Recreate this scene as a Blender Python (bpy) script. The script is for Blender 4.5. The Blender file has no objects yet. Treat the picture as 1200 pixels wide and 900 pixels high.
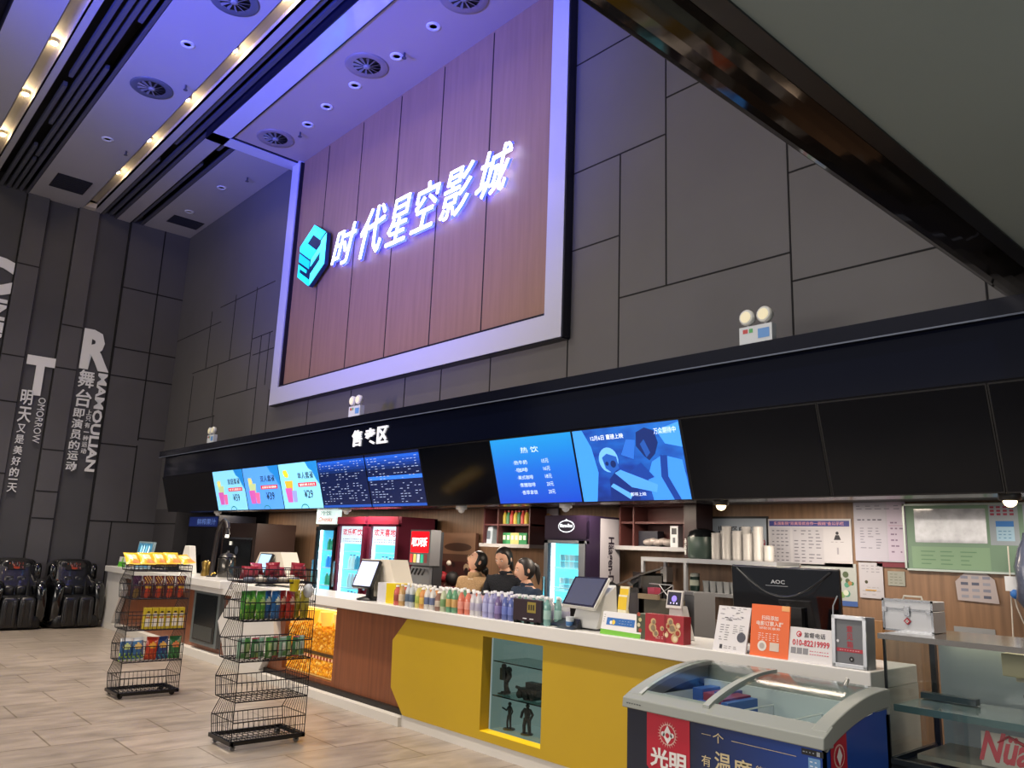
import bpy, bmesh, math, random
from mathutils import Vector, Matrix
random.seed(7)
col = bpy.context.scene.collection
PI = math.pi
# ------------------------------------------------------------------ camera (phone held at 1.62 m)
YAW, PITCH, ROLL, FPX, H = 0.8436431, 0.20390291, 0.03816945, 931.17, 1.62
fwd = Vector((-math.sin(YAW)*math.cos(PITCH), math.cos(YAW)*math.cos(PITCH), math.sin(PITCH)))
rgt = fwd.cross(Vector((0, 0, 1))).normalized(); upv = rgt.cross(fwd)
cr = rgt*math.cos(ROLL)+upv*math.sin(ROLL); cu = -rgt*math.sin(ROLL)+upv*math.cos(ROLL)
cam = bpy.data.cameras.new('camera'); cam.sensor_width = 36; cam.lens = FPX/1200*36
cam.clip_start = .05; cam.clip_end = 200
co = bpy.data.objects.new('camera', cam); col.objects.link(co)
co.matrix_world = Matrix(((cr.x, cu.x, -fwd.x, 0), (cr.y, cu.y, -fwd.y, 0), (cr.z, cu.z, -fwd.z, H), (0, 0, 0, 1)))
bpy.context.scene.camera = co
sc = bpy.context.scene
sc.view_settings.view_transform = 'Standard'; sc.view_settings.look = 'None'; sc.view_settings.exposure = 0
try:
    sc.cycles.use_denoising = True; sc.cycles.max_bounces = 6; sc.cycles.diffuse_bounces = 3
    sc.cycles.glossy_bounces = 3; sc.cycles.transparent_max_bounces = 12; sc.cycles.sample_clamp_indirect = 4
    sc.cycles.caustics_reflective = False; sc.cycles.caustics_refractive = False
except Exception: pass
def at(px, py, x=None, y=None, z=None):
    """surveyed point: where the sight line of a photo pixel meets the plane x=, y= or z="""
    d = cr*((px-600)/FPX) - cu*((py-450)/FPX) + fwd
    t = x/d.x if x is not None else (y/d.y if y is not None else (z-H)/d.z)
    return Vector((0, 0, H)) + d*t
# ------------------------------------------------------------------ materials
def lin(h):
    h = h.lstrip('#'); c = [int(h[i:i+2], 16)/255 for i in (0, 2, 4)]
    return tuple((v/12.92 if v <= .04045 else ((v+.055)/1.055)**2.4) for v in c)+(1,)
MC = {}
def mat(c, rough=.5, metal=0, emit=0, noise=0, scale=6, bump=0, stretch=None, coat=0, spec=.5):
    k = (c, rough, metal, emit, noise, scale, bump, stretch, coat, spec)
    if k in MC: return MC[k]
    m = bpy.data.materials.new('m_'+c.strip('#')+('_lit' if emit else '')); m.use_nodes = True
    nt = m.node_tree; b = nt.nodes['Principled BSDF']; L = lin(c)
    b.inputs['Base Color'].default_value = L; b.inputs['Roughness'].default_value = rough
    b.inputs['Metallic'].default_value = metal; b.inputs['Coat Weight'].default_value = coat
    b.inputs['Specular IOR Level'].default_value = spec
    if emit:
        b.inputs['Emission Color'].default_value = L; b.inputs['Emission Strength'].default_value = emit
    if noise or bump:
        tc = nt.nodes.new('ShaderNodeTexCoord'); mp = nt.nodes.new('ShaderNodeMapping')
        nt.links.new(tc.outputs['Object'], mp.inputs['Vector'])
        if stretch: mp.inputs['Scale'].default_value = stretch
        n = nt.nodes.new('ShaderNodeTexNoise'); n.inputs['Scale'].default_value = scale; n.inputs['Detail'].default_value = 4
        nt.links.new(mp.outputs['Vector'], n.inputs['Vector'])
        if noise:
            r = nt.nodes.new('ShaderNodeMapRange'); r.inputs['From Min'].default_value = .3; r.inputs['From Max'].default_value = .7
            r.inputs['To Min'].default_value = 1-noise; r.inputs['To Max'].default_value = 1+noise*.6
            nt.links.new(n.outputs['Fac'], r.inputs['Value'])
            mx = nt.nodes.new('ShaderNodeVectorMath'); mx.operation = 'SCALE'; mx.inputs[0].default_value = L[:3]
            nt.links.new(r.outputs['Result'], mx.inputs['Scale']); nt.links.new(mx.outputs['Vector'], b.inputs['Base Color'])
            if emit: nt.links.new(mx.outputs['Vector'], b.inputs['Emission Color'])
        if bump:
            bp = nt.nodes.new('ShaderNodeBump'); bp.inputs['Strength'].default_value = bump; bp.inputs['Distance'].default_value = .02
            nt.links.new(n.outputs['Fac'], bp.inputs['Height']); nt.links.new(bp.outputs['Normal'], b.inputs['Normal'])
    MC[k] = m; return m
def glass(c='#dfeeee', amount=.12, rough=.04):
    k = ('glass', c, amount, rough)
    if k in MC: return MC[k]
    m = bpy.data.materials.new('glass'); m.use_nodes = True; nt = m.node_tree; nt.nodes.clear()
    o = nt.nodes.new('ShaderNodeOutputMaterial'); t = nt.nodes.new('ShaderNodeBsdfTransparent'); g = nt.nodes.new('ShaderNodeBsdfGlossy')
    t.inputs['Color'].default_value = lin(c); g.inputs['Roughness'].default_value = rough
    f = nt.nodes.new('ShaderNodeLayerWeight'); f.inputs['Blend'].default_value = .5
    w = nt.nodes.new('ShaderNodeMath'); w.operation = 'POWER'; w.inputs[1].default_value = 5; nt.links.new(f.outputs['Facing'], w.inputs[0])
    a = nt.nodes.new('ShaderNodeMath'); a.operation = 'ADD'; a.inputs[1].default_value = amount*.5; a.use_clamp = True
    mx = nt.nodes.new('ShaderNodeMixShader'); nt.links.new(w.outputs[0], a.inputs[0]); nt.links.new(a.outputs[0], mx.inputs[0])
    nt.links.new(t.outputs[0], mx.inputs[1]); nt.links.new(g.outputs[0], mx.inputs[2]); nt.links.new(mx.outputs[0], o.inputs[0])
    MC[k] = m; return m
def milky(c, alpha):
    k = ('milky', c, alpha)
    if k not in MC:
        m = bpy.data.materials.new('milky_plastic'); m.use_nodes = True; b = m.node_tree.nodes['Principled BSDF']
        b.inputs['Base Color'].default_value = lin(c); b.inputs['Roughness'].default_value = .3; b.inputs['Alpha'].default_value = alpha; MC[k] = m
    return MC[k]
def ramp_emit(name, stops, strength, vec=(0, 0, 1), noise=0):
    """emissive colour gradient over the object's own bounding box"""
    m = bpy.data.materials.new(name); m.use_nodes = True; nt = m.node_tree; b = nt.nodes['Principled BSDF']
    tc = nt.nodes.new('ShaderNodeTexCoord'); dp = nt.nodes.new('ShaderNodeVectorMath'); dp.operation = 'DOT_PRODUCT'
    dp.inputs[1].default_value = vec; nt.links.new(tc.outputs['Generated'], dp.inputs[0])
    r = nt.nodes.new('ShaderNodeValToRGB'); e = r.color_ramp.elements
    e[0].position = stops[0][0]; e[0].color = lin(stops[0][1]); e[1].position = stops[-1][0]; e[1].color = lin(stops[-1][1])
    for p, c in stops[1:-1]:
        q = e.new(p); q.color = lin(c)
    if noise:
        n = nt.nodes.new('ShaderNodeTexNoise'); n.inputs['Scale'].default_value = noise; nt.links.new(tc.outputs['Generated'], n.inputs['Vector'])
        ad = nt.nodes.new('ShaderNodeMath'); ad.operation = 'MULTIPLY_ADD'; ad.inputs[1].default_value = .7
        nt.links.new(n.outputs['Fac'], ad.inputs[0]); nt.links.new(dp.outputs['Value'], ad.inputs[2]); nt.links.new(ad.outputs[0], r.inputs[0])
    else: nt.links.new(dp.outputs['Value'], r.inputs[0])
    nt.links.new(r.outputs[0], b.inputs['Emission Color']); b.inputs['Emission Strength'].default_value = strength
    b.inputs['Base Color'].default_value = (.01, .01, .02, 1); b.inputs['Roughness'].default_value = .3
    return m
def floor_mat():
    m = bpy.data.materials.new('stone_tiles'); m.use_nodes = True; nt = m.node_tree; b = nt.nodes['Principled BSDF']
    tc = nt.nodes.new('ShaderNodeTexCoord'); mp = nt.nodes.new('ShaderNodeMapping'); mp.inputs['Rotation'].default_value = (0, 0, PI/2)
    nt.links.new(tc.outputs['Object'], mp.inputs['Vector'])
    br = nt.nodes.new('ShaderNodeTexBrick'); br.inputs['Scale'].default_value = 1; br.inputs['Brick Width'].default_value = .9
    br.inputs['Row Height'].default_value = .6; br.inputs['Mortar Size'].default_value = .008; br.inputs['Mortar Smooth'].default_value = .3
    br.inputs['Color1'].default_value = lin('#a0958a'); br.inputs['Color2'].default_value = lin('#958b80'); br.inputs['Mortar'].default_value = lin('#6e6355')
    nt.links.new(mp.outputs['Vector'], br.inputs['Vector'])
    m2 = nt.nodes.new('ShaderNodeMapping'); m2.inputs['Scale'].default_value = (3.4, 1.1, 1); nt.links.new(tc.outputs['Object'], m2.inputs['Vector'])
    n = nt.nodes.new('ShaderNodeTexNoise'); n.inputs['Scale'].default_value = 2.2; n.inputs['Detail'].default_value = 7; n.inputs['Distortion'].default_value = .6
    nt.links.new(m2.outputs['Vector'], n.inputs['Vector'])
    r = nt.nodes.new('ShaderNodeMapRange'); r.inputs['From Min'].default_value = .3; r.inputs['From Max'].default_value = .7
    r.inputs['To Min'].default_value = .66; r.inputs['To Max'].default_value = 1.14; nt.links.new(n.outputs['Fac'], r.inputs['Value'])
    s = nt.nodes.new('ShaderNodeVectorMath'); s.operation = 'SCALE'; nt.links.new(br.outputs['Color'], s.inputs[0]); nt.links.new(r.outputs['Result'], s.inputs['Scale'])
    nt.links.new(s.outputs['Vector'], b.inputs['Base Color']); b.inputs['Roughness'].default_value = .3; b.inputs['Specular IOR Level'].default_value = .4
    return m
def wood(c, grain=.25, rough=.45, scale=3, seams=None):
    return mat(c, rough, noise=grain, scale=scale, stretch=(9, 9, .5))
# ------------------------------------------------------------------ mesh builder
class Fr:
    """a local drawing frame: origin, right, up, outward normal"""
    def __init__(s, o, u, v):
        s.o = Vector(o); s.u = Vector(u).normalized(); s.v = Vector(v).normalized(); s.n = s.u.cross(s.v)
    def p(s, a, b, c=0): return s.o+s.u*a+s.v*b+s.n*c
def front(x=0, y=0, z=0): return Fr((x, y, z), (1, 0, 0), (0, 0, 1))
def east(x, y=0, z=0): return Fr((x, y, z), (0, 1, 0), (0, 0, 1))
def lean(x, y, z, a=0, yaw=0):
    """upright panel at (x,y,z) leaning back by a, turned by yaw about z"""
    u = Vector((math.cos(yaw), math.sin(yaw), 0)); b = Vector((-math.sin(yaw), math.cos(yaw), 0))
    return Fr((x, y, z), u, Vector((0, 0, 1))*math.cos(a)+b*math.sin(a))
TX = {}
def glyphs(s, bold, shear):
    k = (s, bold, shear)
    if k in TX: return TX[k]
    cv = bpy.data.curves.new('t', 'FONT'); cv.body = s; cv.size = 1; cv.offset = bold; cv.shear = shear; cv.resolution_u = 2; cv.fill_mode = 'FRONT'
    ob = bpy.data.objects.new('t', cv); col.objects.link(ob)
    dg = bpy.context.evaluated_depsgraph_get(); me = ob.evaluated_get(dg).to_mesh()
    vs = [tuple(v.co) for v in me.vertices]; fs = [tuple(p.vertices) for p in me.polygons]
    # outline edges for extrusion
    ec = {}
    for p in me.polygons:
        vv = list(p.vertices)
        for i in range(len(vv)):
            e = (vv[i], vv[(i+1) % len(vv)])
            if (e[1], e[0]) in ec: ec.pop((e[1], e[0]))
            else: ec[e] = 1
    bd = list(ec)
    bpy.data.objects.remove(ob); bpy.data.curves.remove(cv)
    TX[k] = (vs, fs, bd); return TX[k]
class MB:
    def __init__(s): s.V = []; s.F = []; s.I = []; s.S = []; s.M = []
    def mi(s, m):
        if m not in s.M: s.M.append(m)
        return s.M.index(m)
    def add(s, vs, fs, m, smooth=False):
        o = len(s.V); s.V += [Vector(v) for v in vs]; k = s.mi(m)
        for f in fs: s.F.append([o+i for i in f]); s.I.append(k); s.S.append(smooth)
        return s
    def box(s, x0, x1, y0, y1, z0, z1, m):
        return s.hexa([(x, y, z) for z in (z0, z1) for y in (y0, y1) for x in (x0, x1)], m)
    def hexa(s, v, m):
        return s.add(v, [(0, 2, 3, 1), (4, 5, 7, 6), (0, 1, 5, 4), (1, 3, 7, 5), (3, 2, 6, 7), (2, 0, 4, 6)], m)
    def fbox(s, fr, a0, a1, b0, b1, c0, c1, m):
        return s.hexa([fr.p(a, b, c) for c in (c0, c1) for b in (b0, b1) for a in (a0, a1)], m)
    def fquad(s, fr, a0, a1, b0, b1, c, m):
        return s.add([fr.p(a0, b0, c), fr.p(a1, b0, c), fr.p(a1, b1, c), fr.p(a0, b1, c)], [(0, 1, 2, 3)], m)
    def fpoly(s, fr, pts, c, m, c0=None):
        n = len(pts); vs = [fr.p(a, b, c) for a, b in pts]
        if c0 is None: return s.add(vs, [tuple(range(n))], m)
        vs += [fr.p(a, b, c0) for a, b in pts]
        fs = [tuple(range(n)), tuple(range(2*n-1, n-1, -1))]+[((i+1) % n, i, n+i, n+(i+1) % n) for i in range(n)]
        return s.add(vs, fs, m)
    def fdisc(s, fr, a, b, r, c, m, n=20, ry=None, c0=None):
        return s.fpoly(fr, [(a+r*math.cos(2*PI*i/n), b+(ry or r)*math.sin(2*PI*i/n)) for i in range(n)], c, m, c0)
    def cyl(s, p0, p1, r0, m, r1=None, n=12, caps=True, smooth=True):
        p0 = Vector(p0); p1 = Vector(p1); r1 = r0 if r1 is None else r1; d = (p1-p0)
        if d.length < 1e-6: return s
        d.normalize(); a = d.cross(Vector((0, 0, 1)) if abs(d.z) < .9 else Vector((1, 0, 0))).normalized(); b = d.cross(a)
        vs = []
        for p, r in ((p0, r0), (p1, r1)):
            vs += [p+(a*math.cos(2*PI*i/n)+b*math.sin(2*PI*i/n))*r for i in range(n)]
        s.add(vs, [(i, (i+1) % n, n+(i+1) % n, n+i) for i in range(n)], m, smooth)
        if caps: s.add(vs, [tuple(range(n-1, -1, -1)), tuple(range(n, 2*n))], m)
        return s
    def tube(s, pts, r, m, n=6, smooth=True):
        pts = [Vector(p) for p in pts]; vs = []; R = r if isinstance(r, (list, tuple)) else [r]*len(pts); up = None
        for i, p in enumerate(pts):
            d = (pts[min(i+1, len(pts)-1)]-pts[max(i-1, 0)]).normalized()
            if up is None: up = d.cross(Vector((0, 0, 1)) if abs(d.z) < .9 else Vector((1, 0, 0))).normalized()
            up = (up-d*up.dot(d)).normalized(); b = d.cross(up)
            vs += [p+(up*math.cos(2*PI*k/n)+b*math.sin(2*PI*k/n))*R[i] for k in range(n)]
        fs = [(j*n+k, j*n+(k+1) % n, (j+1)*n+(k+1) % n, (j+1)*n+k) for j in range(len(pts)-1) for k in range(n)]
        s.add(vs, fs, m, smooth); e = (len(pts)-1)*n
        return s.add(vs, [tuple(range(n-1, -1, -1)), tuple(range(e, e+n))], m)
    def wire(s, a, b, r, m):
        return s.cyl(a, b, r, m, n=4, caps=False, smooth=False)
    def lathe(s, prof, c, m, n=20, smooth=True, ax=None):
        c = Vector(c); ax = ax or Fr(c, (1, 0, 0), (0, 1, 0)); vs = []
        for r, z in prof: vs += [ax.p(r*math.cos(2*PI*i/n), r*math.sin(2*PI*i/n), z) for i in range(n)]
        fs = [(j*n+i, j*n+(i+1) % n, (j+1)*n+(i+1) % n, (j+1)*n+i) for j in range(len(prof)-1) for i in range(n)]
        s.add(vs, fs, m, smooth)
        return s.add(vs, [tuple(range(n-1, -1, -1)), tuple(range((len(prof)-1)*n, len(prof)*n))], m)
    def ball(s, c, r, m, n=14, sc3=(1, 1, 1), fn=None):
        c = Vector(c); vs = []; k = n//2
        for j in range(k+1):
            t = PI*j/k
            for i in range(n):
                p = Vector((math.sin(t)*math.cos(2*PI*i/n), math.sin(t)*math.sin(2*PI*i/n), math.cos(t)))
                p = Vector((p.x*sc3[0], p.y*sc3[1], p.z*sc3[2]))*r
                if fn: p = fn(p)
                vs.append(c+p)
        fs = [(j*n+i, (j+1)*n+i, (j+1)*n+(i+1) % n, j*n+(i+1) % n) for j in range(k) for i in range(n)]
        return s.add(vs, fs, m, True)
    def ftext(s, fr, t, a0, a1, b0, b1, c, m, rot=0, bold=.01, shear=0, thick=0):
        vs, fs, bd = glyphs(t, bold, shear)
        if not vs: return s
        q = [(x, y) for x, y, _ in vs]
        if rot == -90: q = [(y, -x) for x, y in q]
        if rot == 90: q = [(-y, x) for x, y in q]
        x0 = min(p[0] for p in q); x1 = max(p[0] for p in q); y0 = min(p[1] for p in q); y1 = max(p[1] for p in q)
        W = max(x1-x0, 1e-5); Hh = max(y1-y0, 1e-5)
        f = lambda p, d: fr.p(a0+(p[0]-x0)/W*(a1-a0), b0+(p[1]-y0)/Hh*(b1-b0), d)
        s.add([f(p, c) for p in q], fs, m)
        if thick:
            n = len(q); s.add([f(p, c) for p in q]+[f(p, c-thick) for p in q], [(a, b, b+n, a+n) for a, b in bd], m)
        return s
    def build(s, name, parent=None, bevel=0, seg=2, subsurf=0, local=False, auto=False):
        off = Vector((0, 0, 0)); p = parent
        while p is not None and not p.get('_loc'):
            off += p.location; p = p.parent
        if p is not None: off = Vector((0, 0, 0))
        me = bpy.data.meshes.new(name); me.from_pydata([v-off for v in s.V], [], s.F)
        for m in s.M: me.materials.append(m)
        me.polygons.foreach_set('material_index', s.I); me.polygons.foreach_set('use_smooth', s.S)
        me.update()
        o = bpy.data.objects.new(name, me); col.objects.link(o)
        if parent is not None:
            o.parent = parent
        if bevel:
            b = o.modifiers.new('b', 'BEVEL'); b.width = bevel; b.segments = seg; b.limit_method = 'ANGLE'; b.angle_limit = .7
            if seg > 1:
                for pl in me.polygons: pl.use_smooth = True
                try: b.harden_normals = True
                except Exception: pass
        if subsurf:
            b = o.modifiers.new('s', 'SUBSURF'); b.levels = subsurf; b.render_levels = subsurf
            for pl in me.polygons: pl.use_smooth = True
        return o
def tag(o, label=None, cat=None, group=None, kind=None):
    if label: o['label'] = label
    if cat: o['category'] = cat
    if group: o['group'] = group
    if kind: o['kind'] = kind
    return o
def thing(name, label, cat, loc=(0, 0, 0), rz=0, group=None, local=False):
    o = bpy.data.objects.new(name, None); col.objects.link(o); o.location = loc; o.rotation_euler = (0, 0, rz)
    o.empty_display_size = .05
    if local or rz: o['_loc'] = 1
    return tag(o, label, cat, group)
def struct(o): o['kind'] = 'structure'; return o
KIDS = {}
def dup(root, loc, rz=None, label=None, group=None):
    r = root.copy(); col.objects.link(r); r.location = loc
    if rz is not None: r.rotation_euler = (0, 0, rz)
    if label: r['label'] = label
    if group: r['group'] = group
    for ch in [c for c in bpy.data.objects if c.parent == root]:
        c = ch.copy(); col.objects.link(c); c.parent = r
        for g in [q for q in bpy.data.objects if q.parent == ch]:
            d = g.copy(); col.objects.link(d); d.parent = c
    return r
ORD = ['first', 'second', 'third', 'fourth', 'fifth', 'sixth', 'seventh', 'eighth', 'ninth', 'tenth', 'eleventh', 'twelfth', 'thirteenth', 'fourteenth', 'fifteenth', 'sixteenth', 'seventeenth', 'eighteenth', 'nineteenth', 'twentieth', 'twenty-first', 'twenty-second', 'twenty-third', 'twenty-fourth', 'twenty-fifth', 'twenty-sixth', 'twenty-seventh', 'twenty-eighth']
# common materials
GREY = mat('#4c4b4c', .55, noise=.08, scale=2); SEAM = mat('#0e0e12', .8)
WHITE = mat('#d9dade', .4); BLACK = mat('#0a0b0e', .35); GLOSSK = mat('#07080d', .12, coat=.5)
CHROME = mat('#b9bcc0', .25, metal=1); DARKMETAL = mat('#1a1a1c', .35, metal=.6)
GLASS = glass(); 
# ================================================================== THE ROOM
XE = -16.85; YW = 5.5; CZ = 7.9; FR0 = 6.5
mb = MB(); mb.box(-18, 6, -6, 8.6, -.1, 0, floor_mat()); struct(mb.build('floor'))
# end wall with raised pilasters and recessed strips
mb = MB(); e = east(XE)
mb.box(XE-.3, XE, -6, 8, 0, 9, mat('#49494e', .6, noise=.08, scale=1.5))
pil = mat('#545358', .6, noise=.08, scale=1.5)
for y0, y1, seams in ((2.44, 2.8, (6.5, 4.75, 3.9, 2.6, 1.1)), (3.33, 3.69, (5.5, 4.66, 3.1, 2.33, 1.84)), (1.3, 1.75, (6.2, 5, 3)), (.2, .6, (6, 4)), (-.9, -.5, (6, 4))):
    mb.box(XE, XE+.09, y0, y1, 0, CZ, pil)
    for z in seams: mb.fbox(e, y0, y1, z-.012, z+.012, .085, .094, SEAM)
    for yy in (y0, y1): mb.fbox(e, yy-.02, yy+.02, 0, CZ, 0, .02, SEAM)
mb.box(XE, XE+.07, 4.3, YW, 0, CZ, pil)
mb.fbox(e, 4.285, 4.31, 0, CZ, .0, .08, SEAM)
for yy, z0, z1 in ((4.98, 5.2, 7.9), (4.98, 3.45, 5.2), (4.98, 1.84, 3.35), (4.7, 0, 1.84)): mb.fbox(e, yy-.012, yy+.012, z0, z1, .065, .075, SEAM)
for z, a, b in ((6.5, 4.3, 5.5), (5.25, 4.3, 5.5), (4.68, 4.3, 5.5), (3.32, 4.3, 4.98), (3.5, 4.98, 5.5), (1.84, 4.3, 5.5)): mb.fbox(e, a, b, z-.012, z+.012, .065, .075, SEAM)
struct(mb.build('wall_end'))
# lettering on the end wall
LW = mat('#d4d2d4', .5, emit=.12); LS = mat('#c9c8cc', .5, emit=.1)
ee = east(XE+.03)
def wall_letters(label, items):
    m = MB()
    for t, a0, a1, b0, b1, rot, bold in items: m.ftext(ee, t, a0, a1, b0, b1, .03, LW, rot, bold, thick=.03)
    tag(m.build('wall_lettering'), label, 'lettering')
def yz(px, py):
    p = at(px, py, x=XE); return p.y, p.z
wall_letters('white wall lettering led by a large R on the recessed strip nearest the corner', [
    ('R', 3.74, 4.27, 4.72, 5.52, 0, .05),
    ('舞', 3.76, 4.04, 4.36, 4.70, 0, .01), ('台', 3.76, 4.04, 3.98, 4.32, 0, .01),
    ('即', 3.76, 3.95, 3.77, 3.94, 0, .01), ('演', 3.76, 3.95, 3.56, 3.74, 0, .01), ('员', 3.77, 3.95, 3.35, 3.53, 0, .01), ('的', 3.77, 3.95, 3.15, 3.32, 0, .01), ('运', 3.77, 3.95, 2.95, 3.12, 0, .01), ('动', 3.77, 3.95, 2.74, 2.92, 0, .01),
    *[(c, 3.99, 4.08, 3.84-.125*i, 3.94-.125*i, 0, .0) for i, c in enumerate('上只有一种运动') if c != '一'], ('一', 3.99, 4.08, 3.50, 3.515, 0, 0),
    ('MAMOULIAN', 4.1, 4.27, 2.76, 4.68, -90, .03)])
wall_letters('white wall lettering led by a large T on the middle recessed strip', [
    ('T', 2.86, 3.33, 4.08, 4.82, 0, .05),
    ('明', 2.86, 3.05, 3.88, 4.16, 0, .01), ('天', 2.86, 3.07, 3.56, 3.84, 0, .01),
    *[(c, 2.88, 3.02, 3.36-.2*i, 3.52-.2*i, 0, .005) for i, c in enumerate('又是美好的')], ('一', 2.88, 3.02, 2.5, 2.52, 0, 0), ('天', 2.88, 3.03, 2.28, 2.44, 0, .005),
    ('OMORROW', 3.15, 3.27, 3.2, 4.05, -90, -.005)])
wall_letters('white wall lettering led by a large C on the strip at the left edge', [
    ('C', 1.80, 2.42, 5.82, 6.55, 0, .06), ('INEMA', 2.16, 2.4, 4.5, 5.76, -90, .03),
    ('电', 1.82, 2.1, 5.3, 5.6, 0, .01), ('影', 1.82, 2.1, 4.9, 5.2, 0, .01)])
# main wall above the counter: grey panels with dark seams
f = front(0, YW)
mb = MB(); mb.box(XE, 6, YW, YW+.25, 2.12, 9, mat('#605f61', .5, noise=.07, scale=1.2))
def hs(z, a, b): mb.fbox(f, a, b, z-.006, z+.006, 0, .006, SEAM)
def vs_(x, a, b): mb.fbox(f, x-.006, x+.006, a, b, 0, .006, SEAM)
for x, a, b in ((-5.37, 2.9, 7.9), (-4.71, 3, 5.44), (-4.16, 3.97, 7.9), (-2.96, 2.9, 7.9), (-1.62, 3, 7.9), (-14.4, 3.8, 4.76), (-14.35, 3, 3.8), (-15.6, 3, 4.7), (-13.0, 4.1, 5.95), (-12.62, 3, 5), (-12.1, 3, 4), (-15.0, 4.76, 5.9), (-10.73, 3, 3.8), (-9.5, 3, 3.8), (-8.2, 3, 3.8), (-7.45, 3, 3.8), (-6.55, 3, 3.8), (-12.3, 4.1, 5), (-13.9, 4.76, 6)):
    vs_(x, a, b)
for z, a, b in ((6.7, -5.37, -4.16), (5.45, -5.37, -4.16), (4.6, -5.37, -4.71), (3.97, -4.71, -2.96), (5.82, -4.16, -2.96), (4.64, -2.96, -1.62), (3.73, -2.96, 1), (4.76, -15.66, -13), (5.9, -14.6, -12.3), (5.6, -16.8, -14.5), (3.78, -15.6, -14.3), (4.1, -14.3, -12.62), (4.7, -12.9, -12.1), (5.0, -13, -12.2)):
    hs(z, a, b)
struct(mb.build('wall_main'))
mb = MB(); mb.box(XE, -15.62, YW, YW+1.1, 0, 2.12, mat('#48464a', .6)); mb.fbox(front(0, YW), XE, -15.62, 1.83, 1.85, 0, .004, SEAM); struct(mb.build('wall_return'))
# rear wall behind the counter
mb = MB(); mb.box(-15.62, 6, 6.6, 6.8, 0, 2.4, wood('#866850')); mb.box(-15.62, -14.0, 6.55, 6.6, 0, 2.4, mat('#0e0f14', .4)); struct(mb.build('wall_back'))
mb = MB(); mb.box(-15.62, 6, 5.5, 6.7, 2.10, 2.12, mat('#3a3a40', .5)); struct(mb.build('ceiling_counter'))
# the low soffit over the visitor, with its polished edge beam
mb = MB(); mb.box(-1.2, 6, -6, 5.5, 3.31, 3.5, mat('#78817f', .7, noise=.04, scale=1)); struct(mb.build('ceiling_low'))
mb = MB(); pts = []
for i in range(9):
    t = PI*i/8; pts.append((-1.40-.125*math.cos(t), 3.315-.035*math.sin(t)))
for a, b in zip(pts[:-1], pts[1:]):
    mb.add([(a[0], -6, a[1]), (b[0], -6, b[1]), (b[0], 5.5, b[1]), (a[0], 5.5, a[1])], [(0, 3, 2, 1)], mat('#3a332e', .07, metal=.85, bump=.25, scale=1.2), True)
mb.box(-1.53, -1.27, -6, 5.5, 3.315, 4.2, BLACK); mb.box(-1.28, -1.2, -6, 5.5, 3.30, 3.6, BLACK)
struct(mb.build('trim_1'))
mb = MB(); mb.box(-1.5, -1.35, -6, 5.5, 3.6, 9, mat('#55565a', .6)); struct(mb.build('wall_upper'))
# main ceiling: flat bays, light troughs, slatted slots, all running along the wall
CW = mat('#a6a5a9', .7); CD = mat('#121218', .6); CT = mat('#c2bcb2', .6)
mb = MB()
k = (CZ-H)/(7.85-H)
def cy(v): return v*k
X0, X1 = XE, -1.35
flat = [(-3, -.2), (1.03, 1.53), (1.72, 1.82), (2.42, 3.36), (3.55, 3.68), (4.5, 5.45)]
for a, b in flat: mb.box(X0, X1, cy(a), cy(b), CZ, CZ+.06, CW)
mb.box(X0, -12.0, cy(4.0), cy(4.25), CZ, CZ+.06, CW)
mb.box(-12.0, X1, cy(4.0), cy(4.5), CZ, CZ+.06, CW)
for a, b in ((1.53, 1.72), (3.36, 3.55)):
    mb.box(X0+.25, X1, cy(a), cy(b), CZ+.14, CZ+.2, CT); mb.box(X0, X0+.25, cy(a), cy(b), CZ, CZ+.1, CT)
    mb.box(X0, X1, cy(b), cy(b)+.01, CZ+.0, CZ+.2, CT); mb.box(X0, X1, cy(a)-.01, cy(a), CZ, CZ+.2, CT)
for a, b in ((-.2, 1.03), (1.82, 2.42), (3.68, 4.0), (4.25, 4.5)): mb.box(X0, X1, cy(a), cy(b), CZ+.3, CZ+.34, CD); mb.box(X0, X1, cy(a), cy(a)+.01, CZ+.01, CZ+.3, CD); mb.box(X0, X1, cy(b)-.01, cy(b), CZ+.01, CZ+.3, CD)
SL = mat('#50525c', .6)
for yy, segs in ((1.97, ((X0, -12.2), (-11.9, X1))), (2.085, ((X0, -14.6), (-13.6, X1))), (2.185, ((X0, -15.2), (-15, X1))), (2.285, ((X0, -11.3), (-9.9, X1))), (.85, ((X0, X1),)), (.6, ((X0, X1),)),
                 (3.735, ((X0, -13.6), (-12.8, X1))), (3.87, ((X0, X1),)), (4.32, ((X0, -13.2), (-12.5, X1)))):
    for a, b in segs: mb.box(a, b, cy(yy)-.028, cy(yy)+.028, CZ+.03, CZ+.1, SL)
for a, b in ((2.37, 2.42), (3.95, 4.0), (4.44, 4.5)): mb.box(X0, X1 if a < 3.9 else -12.0, cy(a), cy(b), CZ+.01, CZ+.05, mat('#4a4a54', .6))
mb.box(X0, X1, -6, 5.7, CZ+.4, CZ+.5, CD)
struct(mb.build('ceiling'))
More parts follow.
